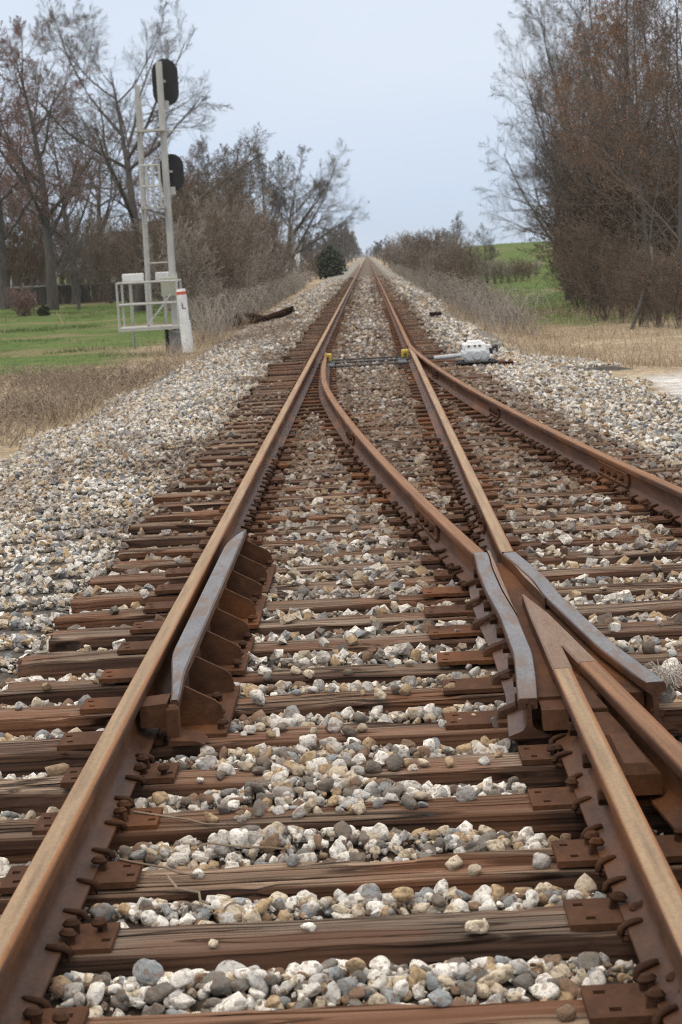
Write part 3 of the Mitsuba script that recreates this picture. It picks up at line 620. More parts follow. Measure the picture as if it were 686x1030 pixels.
for (y0, y1, sp, d0, d1, lv) in ((3.2, 8.0, .042, .022, .076, 0), (8.0, 16, .050, .026, .076, 1), (16, 32, .066, .035, .080, 2), (32, 62, .105, .055, .115, 2), (62, 150, .24, .10, .20, 3)):
    for layer in range(3):
        if y0 > 30 and layer == 1: continue
        x, y = grid_points(-5, 5, y0, y1, sp if layer < 2 else sp * .9)
        s = in_view(x, y) & limits(x, y); x, y = x[s], y[s]
        d = d0 + (d1 - d0) * srng.beta(1.5, 2.3, len(x))
        if layer == 1: d *= srng.choice([.7, 1.0, 1.15], len(x))
        i, on, gap = tie_at(x, y); rc = rail_clear(x, y)
        if layer < 2:
            keep = ~on & (gap > d * .22) & (rc > .07 + d * .3) & ((rc > .15) | (srng.random(len(x)) < .5))
            if y0 > 30: keep &= (srng.random(len(x)) < .8)
            z = bed(x, y) + d * (.18 if layer == 0 else .42) + srng.uniform(-.006, .012, len(x))
        else:                                # strays lying on the ties
            pile = np.exp(-((x + .12) / .24) ** 2 - ((y - 6.05) / .55) ** 2)
            dens = .05 + .4 * sstep(.54, .72, patchy(x, y, 2.3, 41)) * sstep(8.5, 12, y) + 1.0 * pile + .06 * sstep(9, 14, y)
            mid = np.exp(-(x / .38) ** 2); dens = dens * (1 - sstep(20, 30, y) * (1 - mid)) + .5 * mid * sstep(26, 38, y)
            dens = np.where((x < -.86) & (y > 9.2) & (y < 24), dens * .6 + .22 * sstep(.50, .68, patchy(x, y, 1.2, 43)) * sstep(11, 16, y), dens)
            dens = np.where((x < -.86) & (y < 9.2), dens * .12, dens)
            dens = np.where((np.abs(x) < .75) & (y < 5.6), dens * .25, dens)
            keep = on & (rc > .20) & (srng.random(len(x)) < dens) & ~((y > 6.4) & (y < 10.6) & (x > -.7) & (x < -.42))
            z = tie_dz[i] + d * .30
        x, y, z, d, rc = x[keep], y[keep], z[keep], d[keep], rc[keep]
        d = np.where((x < -1.5) | (x > 2.6), d * .80, d)
        edge_dirt = sstep(.42, .62, patchy(x, y, .7, 49)) * sstep(10, 14, y) * np.exp(-((x + 1.75) / .35) ** 2)
        b = np.clip(brown(x, y) + .6 * edge_dirt + srng.normal(0, .13, len(x)) + .5 * (patchy(x, y, .9, 47) - .45) + .35 * sstep(.52, .75, meshkit.fbm(np.stack([x * 1.1, y * .22, 0 * x], -1), 3, 48)) * sstep(-1.4, -1.7, x) * sstep(9, 13, y), 0, .85)
        left = x < -1.5
        ux = srng.random(len(x)); shoulder_side = left | (x > 2.2 + np.where(y < 30.5, .6 * off(y), 0)); ux = np.where(shoulder_side, np.where(srng.random(len(x)) < .30, ux * .30, .30 + ux * .52), ux)
        small_P[lv].append(np.c_[x, y, z]); small_D[lv].append(d); small_U[lv].append(np.c_[ux, b])
A = [np.vstack(small_P[0]), np.concatenate(small_D[0]), np.vstack(small_U[0])]
x, y = grid_points(-1.6, 1.6, 3.4, 8.0, .026); s = in_view(x, y, .3); x, y = x[s], y[s]; i, on, gap = tie_at(x, y)
s = ~on & (gap > .004) & (rail_clear(x, y) > .06); x, y = x[s], y[s]; d = srng.uniform(.007, .021, len(x))
G_P, G_D, G_U = np.c_[x, y, bed(x, y) + .008 + srng.uniform(0, .022, len(x))], d, np.c_[srng.random(len(x)), srng.uniform(.2, .8, len(x))]
inframe = (np.abs(A[0][:, 0] - EYE[0]) < .174 * A[0][:, 1]) & (A[0][:, 1] > 4.0)
size = np.where(inframe & (A[0][:, 2] - bed(A[0][:, 0], A[0][:, 1]) > A[1] * .22), A[1] / A[0][:, 1], 0); top = np.argsort(-size)[:300]
for q in top:
    v, f = LIB_FINE[srng.integers(0, len(LIB_FINE))]
    w = rotations(1, srng, .5)[0] @ v.T * A[1][q]
    obj('stone', (w.T + A[0][q], f), 'stone', 'ballast', True, uv=np.tile(A[2][q], (len(v), 1)))
rest = np.ones(len(A[1]), bool); rest[top] = False
m, uv = stones_mesh(G_P, G_D, G_U, LIB_C, 1.5); k = obj('grit', m, 'stone', 'ballast', uv=uv); labels[k] = {'label': 'brown grit between the larger stones', 'kind': 'stuff'}
for lv, lib in ((0, LIB_A), (1, LIB_B), (2, LIB_C), (3, LIB_D)):
    P, D, U = (A[0][rest], A[1][rest], A[2][rest]) if lv == 0 else (np.vstack(small_P[lv]), np.concatenate(small_D[lv]), np.vstack(small_U[lv]))
    m, uv = stones_mesh(P, D, U, lib)
    k = obj('loose_stones', m, 'stone', 'ballast', lv == 0, uv=uv); labels[k] = {'label': 'mixed crushed stones filling the spaces between ties', 'kind': 'stuff'}

# ------------------------------------------------------------------ trees and brush
def grow(seed, height, r0, spec, lean=0.03, stems=1, spread=0.0, k0=10, bare=0.3, wander0=.05):
    """levels of branches as polylines (n, k, 3) with radii; spec: per level (children, length ratio, angle, points, wander, upward pull, radius ratio)"""
    r = np.random.default_rng(seed)
    d = np.tile([0, 0, 1.0], (stems, 1)) + np.c_[r.normal(0, lean + spread, (stems, 2)), np.zeros(stems)]
    L = height * r.uniform(.75, 1.0, stems) if stems > 1 else np.array([height]); base = np.c_[r.normal(0, .05 + spread * .6, (stems, 2)) * (stems > 1), np.zeros(stems)]
    out = []
    def lines(base, d, L, R, k, wander, pull, first=False):
        n = len(base); P = np.zeros((n, k, 3)); P[:, 0] = base; d = d / np.linalg.norm(d, axis=1, keepdims=True)
        for i in range(1, k):
            d = d + r.normal(0, wander, (n, 3)) + [0, 0, pull]; d /= np.linalg.norm(d, axis=1, keepdims=True)
            P[:, i] = P[:, i - 1] + d * (L / (k - 1))[:, None]
        t = np.linspace(0, 1, k); return P, R[:, None] * (1 - (.94 if first else .78) * t[None])
    P, R = lines(base, d, L, np.full(stems, r0) * r.uniform(.7, 1, stems), k0, wander0, .02, True); out.append((P, R))
    for lv, (ch, ratio, ang, k, wander, pull, rr) in enumerate(spec):
        n, kk, _ = P.shape; m = n * ch; pi = np.repeat(np.arange(n), ch)
        t = (np.tile(np.linspace(0, 1, ch, endpoint=False) + .5 / ch, n) + r.normal(0, .35 / ch, m)).clip(0, .98)
        t = (bare if lv == 0 else .18) + t * (1 - (bare if lv == 0 else .18)); s = t * (kk - 1); i0 = np.floor(s).astype(int); fr = (s - i0)[:, None]
        p = P[pi, i0] * (1 - fr) + P[pi, i0 + 1] * fr; tan = P[pi, i0 + 1] - P[pi, i0]; tan /= np.linalg.norm(tan, axis=1, keepdims=True) + 1e-9
        side = np.cross(tan, r.normal(size=(m, 3))); side /= np.linalg.norm(side, axis=1, keepdims=True) + 1e-9
        a = np.radians(r.normal(ang, 11, m))[:, None]; dd = tan * np.cos(a) + side * np.sin(a)
        PL = np.linalg.norm(np.diff(P, axis=1), axis=2).sum(1)[pi]
        LL = PL * ratio * (1.15 - .75 * t) * r.uniform(.7, 1.25, m); RR = np.maximum(R[pi, i0] * rr, .0035)
        P, R = lines(p, dd, LL, RR, k, wander, pull); out.append((P, R))
    return out
TALLNESS = {}
def tree_shapes(seed, height, r0, spec, barks=('bark', 'twig'), buds=None, thick=0.012, split=2, **more):
    lv = grow(seed, height, r0, spec, **more); r = np.random.default_rng(seed + 99); sh = {}; TALLNESS[(seed, height)] = float(lv[-1][0][..., 2].max())
    sh['trunk'] = shape(cat([tubes(P, R, 7 if i == 0 else 5) for i, (P, R) in enumerate(lv[:split])]), barks[0], True)
    sh['crown'] = shape(cat([tubes(P, np.maximum(R, thick), 3) for P, R in lv[split:]]), barks[1], False)
    if buds:
        P = np.vstack([lv[-1][0][:, 1:].reshape(-1, 3), lv[-2][0][:, 1:].reshape(-1, 3)])
        if len(buds) > 3: P = np.repeat(P, buds[3], 0); P = P + r.normal(0, .13, P.shape)
        P = P[r.random(len(P)) < buds[1]]; n = len(P); e = r.normal(size=(n, 4, 3)); e /= np.linalg.norm(e, axis=2, keepdims=True)
        V = P[:, None] + e * buds[2]; f = np.array([[0, 1, 2], [0, 2, 3], [0, 3, 1], [1, 3, 2]])
        sh['buds'] = shape((V.reshape(-1, 3), (f[None] + np.arange(n)[:, None, None] * 4).reshape(-1, 3)), buds[0])
    sh['tall'] = TALLNESS[(seed, height)]
    return sh
FAMILY = {}
def plant(name, shapes, pos, scale, rot, label, catg, group):
    """one more plant of a kind: an instance of the shape group that holds its trunk and crown"""
    gid = FAMILY.get(id(shapes))
    if gid is None:
        gid = FAMILY[id(shapes)] = f'kind_of_plant_{len(FAMILY)}'
        scene[gid] = {'type': 'shapegroup', **{p: q for p, q in shapes.items() if p != 'tall'}}; KEEP.append(shapes)
    k = thing(name, label, catg, group)
    scene[k] = {'type': 'instance', 'shapegroup': {'type': 'ref', 'id': gid}, 'to_world': T().translate([float(c) for c in pos]).rotate([0, 0, 1], rot).scale(float(scale))}
    return k
KEEP = []
BIG = [(16, .50, 48, 9, .07, .055, .55), (9, .52, 42, 6, .08, .03, .55), (8, .50, 42, 4, .09, .02, .6), (6, .60, 40, 3, .09, .01, .7)]
MAPLE = tree_shapes(5, 14.5, .50, BIG, barks=('bark', 'twig_red'), buds=('bud_red', .26, .055), thick=.009, bare=.26, wander0=.05)
MAPLE2 = tree_shapes(15, 13, .32, BIG, barks=('bark', 'twig_red'), buds=('bud_red', .12, .05), thick=.009, bare=.22, wander0=.06)
OPEN = tree_shapes(8, 13, .36, [(11, .78, 46, 10, .09, .05, .62), (9, .54, 42, 7, .09, .03, .55), (8, .5, 42, 4, .09, .02, .6), (6, .6, 40, 3, .09, .01, .7)], thick=.009, bare=.22, wander0=.07)
SLIM = tree_shapes(21, 11, .16, [(11, .40, 34, 6, .07, .06, .5), (8, .55, 38, 5, .08, .04, .55), (7, .55, 40, 3, .09, .03, .6), (3, .6, 40, 2, .09, .03, .6)], thick=.010, stems=3, spread=.10, bare=.25)
SHRUB = tree_shapes(31, 4, .03, [(7, .5, 26, 5, .08, .05, .6), (6, .55, 34, 3, .09, .04, .7), (4, .55, 38, 2, .1, .02, .8)], barks=('twig_brown', 'twig_brown'), thick=.008, stems=13, spread=.26, bare=.12, k0=6, wander0=.08)
SHRUB2 = tree_shapes(32, 4, .03, [(7, .5, 24, 5, .08, .06, .6), (6, .55, 34, 3, .09, .04, .7), (4, .55, 38, 2, .1, .02, .8)], barks=('twig_brown', 'twig_grey'), thick=.008, stems=12, spread=.22, bare=.12, k0=6, wander0=.08)
TALL = tree_shapes(41, 14, .15, [(13, .42, 42, 7, .06, .035, .5), (7, .55, 38, 5, .07, .035, .55), (6, .55, 38, 3, .08, .02, .6), (3, .6, 38, 2, .1, .02, .7)], thick=.006, bare=.18)
TALLO = tree_shapes(42, 13, .14, [(13, .42, 44, 7, .07, .03, .5), (7, .55, 40, 5, .08, .03, .55), (6, .55, 38, 3, .09, .02, .6), (3, .6, 40, 2, .1, .02, .7)], barks=('bark', 'twig_brown'), buds=('bud_orange', .5, .036, 4), thick=.006, bare=.16)
FAN = tree_shapes(44, 14, .13, [(9, .42, 26, 7, .06, .05, .5), (7, .52, 34, 5, .07, .03, .55), (6, .55, 38, 3, .08, .02, .6), (3, .6, 38, 2, .1, .02, .7)], thick=.006, bare=.25, stems=4, spread=.20, wander0=.04)
ROUND = tree_shapes(9, 9, .30, [(13, .95, 46, 9, .06, .045, .6), (9, .5, 40, 6, .08, .03, .55), (8, .5, 42, 4, .09, .02, .6), (6, .55, 40, 3, .09, .01, .7)], thick=.012, bare=.22, wander0=.06)
ARCH = tree_shapes(43, 9, .13, [(10, .70, 56, 9, .06, .0, .5), (8, .5, 38, 6, .07, -.02, .55), (6, .5, 38, 3, .08, -.02, .6), (3, .55, 38, 2, .1, .0, .7)], buds=('bud_red', .25, .028), thick=.006, bare=.25, stems=2, spread=.08)
def gz(x, y): return float(shoulder(x, y)) - .08
def stand(name, shapes, native, px, Y, hpx, rot, label, catg, group, py=290):
    p = at(px, py, Y); x = float(p[0]); plant(name, shapes, (x, Y, gz(x, Y)), hpx / FPX * Y / shapes.get('tall', native), rot, label, catg, group)
GL_, GR_ = 'bare trees beyond the lawn', 'bare trees of the thicket on the field side'
stand('bare_tree', MAPLE, 16, 52, 108, 290, 20, 'stout bare tree with reddish buds standing on the lawn', 'tree', GL_)
stand('bare_tree', OPEN, 16, 139, 92, 318, 120, 'tall open bare tree with dark trunk directly behind the signal mast', 'tree', GL_)
stand('bare_tree', MAPLE2, 14, 4, 118, 235, 200, 'reddish bare tree cut by the left edge of the picture', 'tree', GL_)
stand('bare_tree', MAPLE2, 14, 74, 122, 215, 75, 'slimmer reddish bare tree just right of the stout lawn tree', 'tree', GL_)
stand('bare_tree', OPEN, 16, 104, 140, 205, 300, 'dark bare tree between the stout lawn tree and the signal', 'tree', GL_)
stand('bare_tree', MAPLE2, 14, 30, 150, 180, 140, 'bare tree half hidden behind the stout lawn tree', 'tree', GL_)
stand('bare_tree', SLIM, 11, 205, 112, 165, 10, 'bare tree rising from the brown brush right of the signal', 'tree', GL_)
stand('bare_tree', ROUND, 16, 230, 135, 162, 210, 'broad bare tree above the brown brush beside the track', 'tree', GL_)
stand('bare_tree', SLIM, 11, 250, 128, 158, 100, 'slender bare tree behind the brush, left of the last open tree', 'tree', GL_)
stand('bare_tree', SLIM, 11, 268, 140, 152, 230, 'slender grey bare tree close to the white house', 'tree', GL_)
stand('bare_tree', ROUND, 16, 294, 150, 146, 30, 'open bare tree in front of the white house, last before the evergreen', 'tree', GL_)
stand('bare_tree', MAPLE2, 14, 176, 130, 180, 50, 'bare tree behind the signal mast and its junction box', 'tree', GL_)
stand('bare_tree', SLIM, 11, 78, 104, 88, 0, 'small pale bare tree under the stout lawn tree', 'tree', GL_)
brng = np.random.default_rng(77)
for px, Y, h in [(186, 62, 120), (198, 70, 130), (212, 66, 110), (226, 76, 130), (238, 84, 120), (250, 92, 105), (262, 100, 95), (275, 115, 80), (280, 125, 50), (302, 150, 30), (312, 170, 26), (206, 88, 150), (232, 100, 150), (170, 90, 120), (318, 190, 34), (324, 230, 28), (256, 80, 70), (272, 92, 60), (216, 60, 60), (242, 70, 58)]:
    stand('bare_shrub', SHRUB if brng.random() < .65 else SHRUB2, 4, px, Y, h, brng.uniform(0, 360), 'brown leafless shrub in the thicket between signal and track', 'shrub', 'brown shrubs left of the track')
for px, Y, h in [(4, 122, 110), (20, 128, 95), (38, 132, 120), (62, 126, 100), (84, 130, 110), (98, 124, 90), (112, 118, 95), (126, 112, 85), (146, 108, 95), (160, 104, 100)]:
    stand('bare_shrub', SHRUB if brng.random() < .5 else SHRUB2, 4, px, Y, h, brng.uniform(0, 360), 'grey-brown leafless shrub in the row behind the lawn trees', 'shrub', 'shrubs behind the lawn')
for px, Y, h in [(393, 260, 26), (398, 230, 32), (404, 205, 40), (411, 185, 46), (418, 165, 48), (426, 150, 52), (434, 138, 56), (442, 125, 58), (450, 115, 62), (459, 106, 60), (468, 98, 55), (424, 120, 40), (436, 104, 42), (448, 92, 42), (458, 84, 40), (470, 80, 36), (410, 145, 34), (480, 78, 30), (400, 185, 26), (478, 120, 30), (484, 112, 28), (491, 110, 27), (498, 108, 26), (505, 108, 27), (512, 106, 25), (519, 108, 27), (526, 106, 24), (533, 108, 22), (540, 110, 20), (430, 90, 30), (446, 78, 32), (388, 330, 20)]:
    stand('bare_shrub', SHRUB2 if brng.random() < .5 else SHRUB, 4, px, Y, h, brng.uniform(0, 360), 'leafless shrub in the hedge right of the distant track', 'shrub', 'hedge shrubs right of the track')
stand('bare_tree', SLIM, 11, 463, 108, 78, 60, 'small dark bare tree rising from the hedge right of the track', 'tree', GR_)
stand('bare_tree', SLIM, 11, 490, 112, 62, 160, 'thin bare tree at the edge of the green field', 'tree', GR_)
stand('bare_tree', ARCH, 9, 572, 70, 175, 60, 'bare twin-trunked tree behind the field-edge tree', 'tree', GR_)
stand('bare_tree', ROUND, 9, 573, 76, 178, 150, 'bare tree at the field edge with branches arching over the grass', 'tree', GR_)
stand('bare_tree', TALL, 14, 582, 72, 250, 250, 'slender bare tree just inside the thicket edge', 'tree', GR_)
for q, (px, Y, h, sh, rot, lb) in enumerate([(594, 64, 290, 2, 10, 'dark tall bare tree, first full-height trunk of the thicket'), (612, 58, 330, 2, 80, 'tall bare tree leaning out over the field side'), (622, 62, 350, 1, 140, 'tall tree with orange-brown buds in the thicket middle'), (640, 54, 360, 1, 200, 'orange-budded tree standing behind the broken snag'),
        (655, 50, 380, 1, 260, 'orange-budded tree with crossing stems near the picture edge'), (672, 54, 400, 2, 320, 'dark tall tree second from the right edge'), (688, 48, 400, 1, 20, 'orange-budded tree cut by the right edge'), (705, 50, 380, 0, 100, 'tall bare tree past the right edge reaching into view'), (634, 68, 340, 2, 70, 'bare tree deep in the thicket behind the orange-budded trees'), (664, 66, 340, 1, 130, 'orange-budded tree deep in the thicket'), (610, 72, 290, 2, 45, 'brown-budded tree at the thicket back'), (648, 60, 350, 1, 15, 'tall russet tree between the two orange-budded edge trees'), (676, 64, 390, 1, 290, 'tallest russet tree behind the right edge'), (630, 60, 390, 2, 190, 'many-stemmed tall tree fanning out above the thicket')]):
    stand('bare_tree', [TALL, TALLO, FAN][sh], 13.5, px, Y, h, rot, lb, 'tree', GR_)
for px, Y, h in [(576, 66, 60), (584, 60, 95), (596, 56, 105), (608, 52, 120), (626, 50, 90), (644, 47, 80), (664, 46, 100), (684, 45, 90), (600, 64, 150), (628, 58, 180), (656, 56, 190), (684, 54, 190), (612, 60, 150), (646, 60, 170), (668, 58, 200), (690, 58, 200), (600, 70, 130), (624, 66, 160), (590, 74, 130), (640, 62, 160), (672, 60, 170)]:
    stand('bare_shrub', SHRUB, 4, px, Y, h, brng.uniform(0, 360), 'brown leafless shrub under the tall trees of the thicket', 'shrub', 'shrubs of the tall thicket')
DIST = tree_shapes(71, 9, .3, [(13, .55, 50, 7, .08, .05, .55), (8, .55, 42, 5, .08, .03, .55), (7, .55, 42, 3, .09, .02, .6)], barks=('bark', 'bark'), thick=.055, bare=.04)
drng = np.random.default_rng(12)
for px, Y, h in [(338, 420, 30), (346, 470, 34), (351, 560, 28), (356, 700, 20), (381, 720, 15), (377, 900, 11), (386, 560, 17), (330, 400, 27), (320, 360, 29), (310, 330, 30), (342, 520, 31), (364, 1100, 9), (371, 1300, 8), (348, 600, 30), (353, 640, 24), (334, 480, 30), (326, 440, 27), (360, 900, 13), (374, 1100, 9), (390, 480, 19), (316, 400, 26), (304, 360, 27), (296, 330, 30), (383, 640, 15), (344, 440, 26), (349, 500, 26), (340, 560, 28), (355, 580, 24), (359, 800, 14), (336, 520, 26), (352, 720, 20), (347, 760, 22), (384, 800, 12), (380, 1000, 9), (322, 500, 24), (312, 460, 24)]:
    stand('distant_tree', DIST, 9, px, Y, h * 1.3, drng.uniform(0, 360), 'hazy distant bare tree beside the far end of the track', 'tree', 'distant trees at the end of the track')
def evergreen(seed):
    r = np.random.default_rng(seed); n = 2600
    h = r.random(n) ** .8; a = r.uniform(0, 2 * PI, n); rad = np.sqrt(np.clip(1 - (1.9 * h - .75) ** 2, 0, 1)) * r.uniform(.45, 1.12, n) * (1 + .22 * np.sin(a * 3 + h * 9))
    P = np.c_[np.cos(a) * rad * 1.35, np.sin(a) * rad * 1.35, .12 + h * 2.7]; e = r.normal(size=(n, 3, 3)) * .14
    return {'trunk': shape(rod((0, 0, 0), (0, 0, 2), .09, 6, .03), 'bark', True), 'crown': shape(((P[:, None] + e).reshape(-1, 3), np.arange(n * 3).reshape(-1, 3)), 'needle')}
stand('evergreen_bush', evergreen(3), 2.85, 333, 190, 30, 0, 'dark round evergreen bush beside the distant track', 'bush', None)
labels['evergreen_bush'].pop('group', None)
k = plant('red_shrub', tree_shapes(61, 1.3, .02, [(8, .5, 40, 4, .15, .04, .7), (6, .5, 42, 3, .2, .02, .7)], barks=('twig_brown', 'twig_red'), thick=.012, stems=22, spread=.35, bare=.1, k0=5), (float(at(22, 310, 96)[0]), 96, gz(float(at(22, 310, 96)[0]), 96)), 1.15, 0, 'small round reddish shrub on the lawn', 'shrub', None)
labels[k].pop('group', None)
stand('evergreen_bush', evergreen(5), 2.85, 42, 94, 12, 0, 'tiny dark green bush next to the reddish shrub', 'bush', None)
for k in list(labels):
    if labels[k].get('group', 1) is None: labels[k].pop('group')

# dry grass, brambles, lawn tufts: nobody could count them
def blades(P, h, w, lean, seed, flat=0.0):
    r = np.random.default_rng(seed); n = len(P); a = r.uniform(0, 2 * PI, n); sd = np.c_[np.cos(a), np.sin(a), 0 * a] * (w / 2)[:, None]
    b = r.uniform(0, 2 * PI, n); ln = np.c_[np.cos(b), np.sin(b), 0 * b] * (h * lean * r.uniform(.3, 1.3, n))[:, None]; up = np.c_[0 * a, 0 * a, h]
    V = np.stack([P - sd, P + sd, P + ln * .35 + up * .6 - sd * .7, P + ln * .35 + up * .6 + sd * .7, P + ln + up], 1)
    f = np.array([[0, 1, 3], [0, 3, 2], [2, 3, 4]]); return V.reshape(-1, 3), (f[None] + (np.arange(n) * 5)[:, None, None]).reshape(-1, 3)
def field(n, x0, x1, y0, y1, keep, seed):
    r = np.random.default_rng(seed); x, y = r.uniform(x0, x1, n), r.uniform(y0, y1, n); s = keep(x, y, r.random(n)); x, y = x[s], y[s]
    return np.c_[x, y, shoulder(x, y) - .07], r
P, r = field(60000, 1.9, 16, 24, 66, lambda x, y, u: (x > right_edge(y) - .1 + .5 * (patchy(x, y, .8, 5) - .5)) & ((y > 27.5) | (x > 99)) & in_view(x, y, 1.5) & (u < .25 + 1.1 * sstep(.40, .62, patchy(x, y, .55, 6))) & (y < 58 + 5 * u), 1)
h = r.uniform(.12, .34, len(P)) * (1 + .8 * sstep(40, 48, P[:, 1]) * sstep(.5, .65, patchy(P[:, 0], P[:, 1], .7, 8)))
tag(obj('dry_grass', blades(P, h, r.uniform(.006, .014, len(P)), .8, 2), 'dry_stem'), 'tan dry grass between the stones and the thicket', kind='stuff')
P, r = field(26000, -14, -2.4, 24, 62, lambda x, y, u: (x < -3.3 + .9 * (patchy(x, y, .7, 15) - .5)) & (x > -9.5 - .06 * y) & in_view(x, y, 1.5) & (u < .2 + sstep(.42, .62, patchy(x, y, .6, 16))) & (y < np.where(x < -5.6, 37 + 4 * patchy(x, y, .8, 17), 62)), 3)
tag(obj('dry_grass', blades(P, r.uniform(.10, .30, len(P)) * (1 + 1.3 * sstep(.5, .66, patchy(P[:, 0], P[:, 1], .9, 54))), r.uniform(.006, .013, len(P)), .9, 4), 'dry_stem'), 'dry grass on the bank below the lawn', kind='stuff')
def bramble(P, r, length, arch, k=7):
    n = len(P); a = r.uniform(0, 2 * PI, n); L = length * r.uniform(.5, 1.2, n); t = np.linspace(0, 1, k)
    out = P[:, None] + np.stack([np.cos(a)[:, None] * t * L[:, None] * .75, np.sin(a)[:, None] * t * L[:, None] * .75, arch * L[:, None] * (np.sin(t * 2.5)[None])], -1)
    return out + r.normal(0, .03, out.shape) * length * (t > 0)[None, :, None]
P, r = field(9000, -9.5, -3.1, 22, 46, lambda x, y, u: (x < -3.9 + .8 * (patchy(x, y, .6, 25) - .5) + .02 * (y - 30)) & (x > -8.2) & in_view(x, y, 1.5) & (u < .1 + sstep(.38, .6, patchy(x, y, .5, 26))) & (y < 34 + 5 * patchy(x, y, .5, 27)), 5)
tag(obj('bramble', tubes(bramble(P, r, .80, .46), np.tile(np.linspace(.0075, .004, 7), (len(P), 1)), 3), 'bramble'), 'low tangle of dry brambles along the left edge of the stones', kind='stuff')
P, r = field(9000, -9.0, -3.2, 50, 140, lambda x, y, u: (x < -3.6 - .006 * y + .9 * (patchy(x, y, .6, 35) - .5)) & (x > -1.0 - .068 * y), 6)
tag(obj('weeds', tubes(bramble(P, r, 1.5, .75, 5), np.tile(np.linspace(.012, .006, 5), (len(P), 1)), 3), 'twig_grey'), 'pale dry weeds at the foot of the brown shrubs', kind='stuff')
P, r = field(16000, 2.3, 9.0, 42, 190, lambda x, y, u: (x > 2.7 + .7 * (patchy(x, y, .6, 36) - .5)) & (x < 3.5 + .010 * y) & (u < .2 + sstep(.38, .6, patchy(x, y, .4, 37))), 7)
tag(obj('weeds', tubes(bramble(P, r, 1.15, .75, 5), np.tile(np.linspace(.011, .006, 5), (len(P), 1)), 3), 'twig_grey'), 'pale dry weeds along the hedge right of the track', kind='stuff')
P, r = field(110000, -26, -4.2, 40, 110, lambda x, y, u: (x < -4.8 - .03 * (y - 44)) & in_view(x, y, 1.0) & (u < .3 + sstep(.35, .6, patchy(x, y, .4, 51))), 8)
tag(obj('grass', blades(P, r.uniform(.04, .10, len(P)) * (1 + 1.6 * sstep(.55, .7, patchy(P[:, 0], P[:, 1], .5, 53))), r.uniform(.012, .025, len(P)), .6, 9), 'blade_green'), 'short green lawn grass left of the railway', kind='stuff')
P, r = field(30000, 4.5, 26, 54, 130, lambda x, y, u: in_view(x, y, 1.0) & (u < .3 + sstep(.35, .6, patchy(x, y, .4, 52))) & (x > 4.2 + .02 * y), 10)
tag(obj('grass', blades(P, r.uniform(.06, .20, len(P)), r.uniform(.012, .025, len(P)), .6, 11), 'blade_green'), 'green field grass beyond the dry verge', kind='stuff')

# ------------------------------------------------------------------ signal mast
sx, sy = float(at(178, 345, 45.5)[0]), 45.5; sz = float(at(178, 350, 45.5)[2])
sig = thing('signal_mast', 'grey steel signal mast with two black oval heads, ladder and cage', 'railway signal')
G = 'galvanised'
obj('foundation', bx(sx - .16, sx + .16, sy - .2, sy + .25, sz - .2, sz + .36, .02), 'concrete', sig)
obj('mast', cat([rod((sx, sy, sz + .36), (sx, sy, sz + 6.58), .085, 14, .075), rod((sx, sy, sz + .36), (sx, sy, sz + .42), .19, 10), rod((sx, sy, sz + 1.55), (sx, sy, sz + 1.75), .12, 10, .10)]), G, sig, smooth=30)
obj('junction_box', bx(sx - .26, sx + .12, sy - .28, sy - .10, sz + 1.22, sz + 1.66, .02), 'grey_green', sig)
def oval(cx, cz, w, h, y, t):
    p = Polygon([(0, (h - w) / 2), (0, -(h - w) / 2)] + [(0, 0)]) if False else None
    from shapely.geometry import LineString
    q = LineString([(cx, cz - (h - w) / 2), (cx, cz + (h - w) / 2)]).buffer(w / 2, 16)
    m = trimesh.creation.extrude_polygon(q, t, engine='earcut'); v = np.array(m.vertices)
    return trimesh.Trimesh(np.stack([v[:, 0], y + t - v[:, 2], v[:, 1]], -1), m.faces, process=False)
for cx, zc, w, h in ((sx + .10, sz + 6.12, .60, 1.08), (sx + .12, sz + 4.06, .54, .86)):
    hd = obj('signal_head', oval(cx, zc, w, h, sy + .22, .03), 'black_paint', sig); tag(hd, 'black oval signal head, ' + ('upper of the two' if zc > sz + 5 else 'lower of the two'))
    obj('lamp_housing', cat([bx(cx - .13, cx + .13, sy + .25, sy + .45, zc - h * .36, zc + h * .36)] + [rod((cx, sy + .45, zc + q), (cx, sy + .75, zc + q - .03), .12, 12) for q in (-.25 * h, .25 * h)]), 'black_paint', hd)
    obj('bracket', cat([rod((sx, sy, zc - h * .42), (cx, sy + .22, zc - h * .42), .03, 8), rod((sx, sy, zc + .02), (cx, sy + .22, zc + .02), .03, 8), bx(cx - .06, cx + .06, sy + .05, sy + .2, zc - h * .5 - .08, zc - h * .42 + .03)]), G, hd)
lx = sx - .62
ld = obj('ladder', cat([rod((lx, sy - .02, sz + .45), (lx + .06, sy - .02, sz + 6.1), .034, 6), rod((lx + .02, sy + .38, sz + .45), (lx + .08, sy + .38, sz + 6.1), .034, 6)]), G, sig, smooth=30)
RUNG = shape(rod((0, 0, 0), (0.01, .40, 0), .012, 6), G)
for q in np.arange(sz + .8, sz + 6, .3): put('rung', RUNG, T().translate([float(lx + .06 * (q - sz) / 6), sy - .02, float(q)]), ld)
def frame(xs, y0, y1, zs, r):
    ms = [rod((x, y, zs[0]), (x, y, zs[-1]), r, 6) for x in (xs[0], xs[-1]) for y in (y0, y1)]
    for z in zs: ms += [rod((xs[0], y, z), (xs[-1], y, z), r, 6) for y in (y0, y1)] + [rod((x, y0, z), (x, y1, z), r, 6) for x in (xs[0], xs[-1])]
    return cat(ms)
cz0 = sz + .52
cg = obj('cage', cat([frame((sx - 1.27, sx + .12), sy - .42, sy + .55, (cz0, cz0 + .55, cz0 + 1.05), .029), rod((sx - .62, sy - .42, cz0 + .02), (sx - .02, sy - .42, cz0 + .75), .025, 6), rod((sx - .60, sy - .42, cz0), (sx - .60, sy - .42, cz0 + 1.05), .022, 6)]), G, sig, smooth=30)
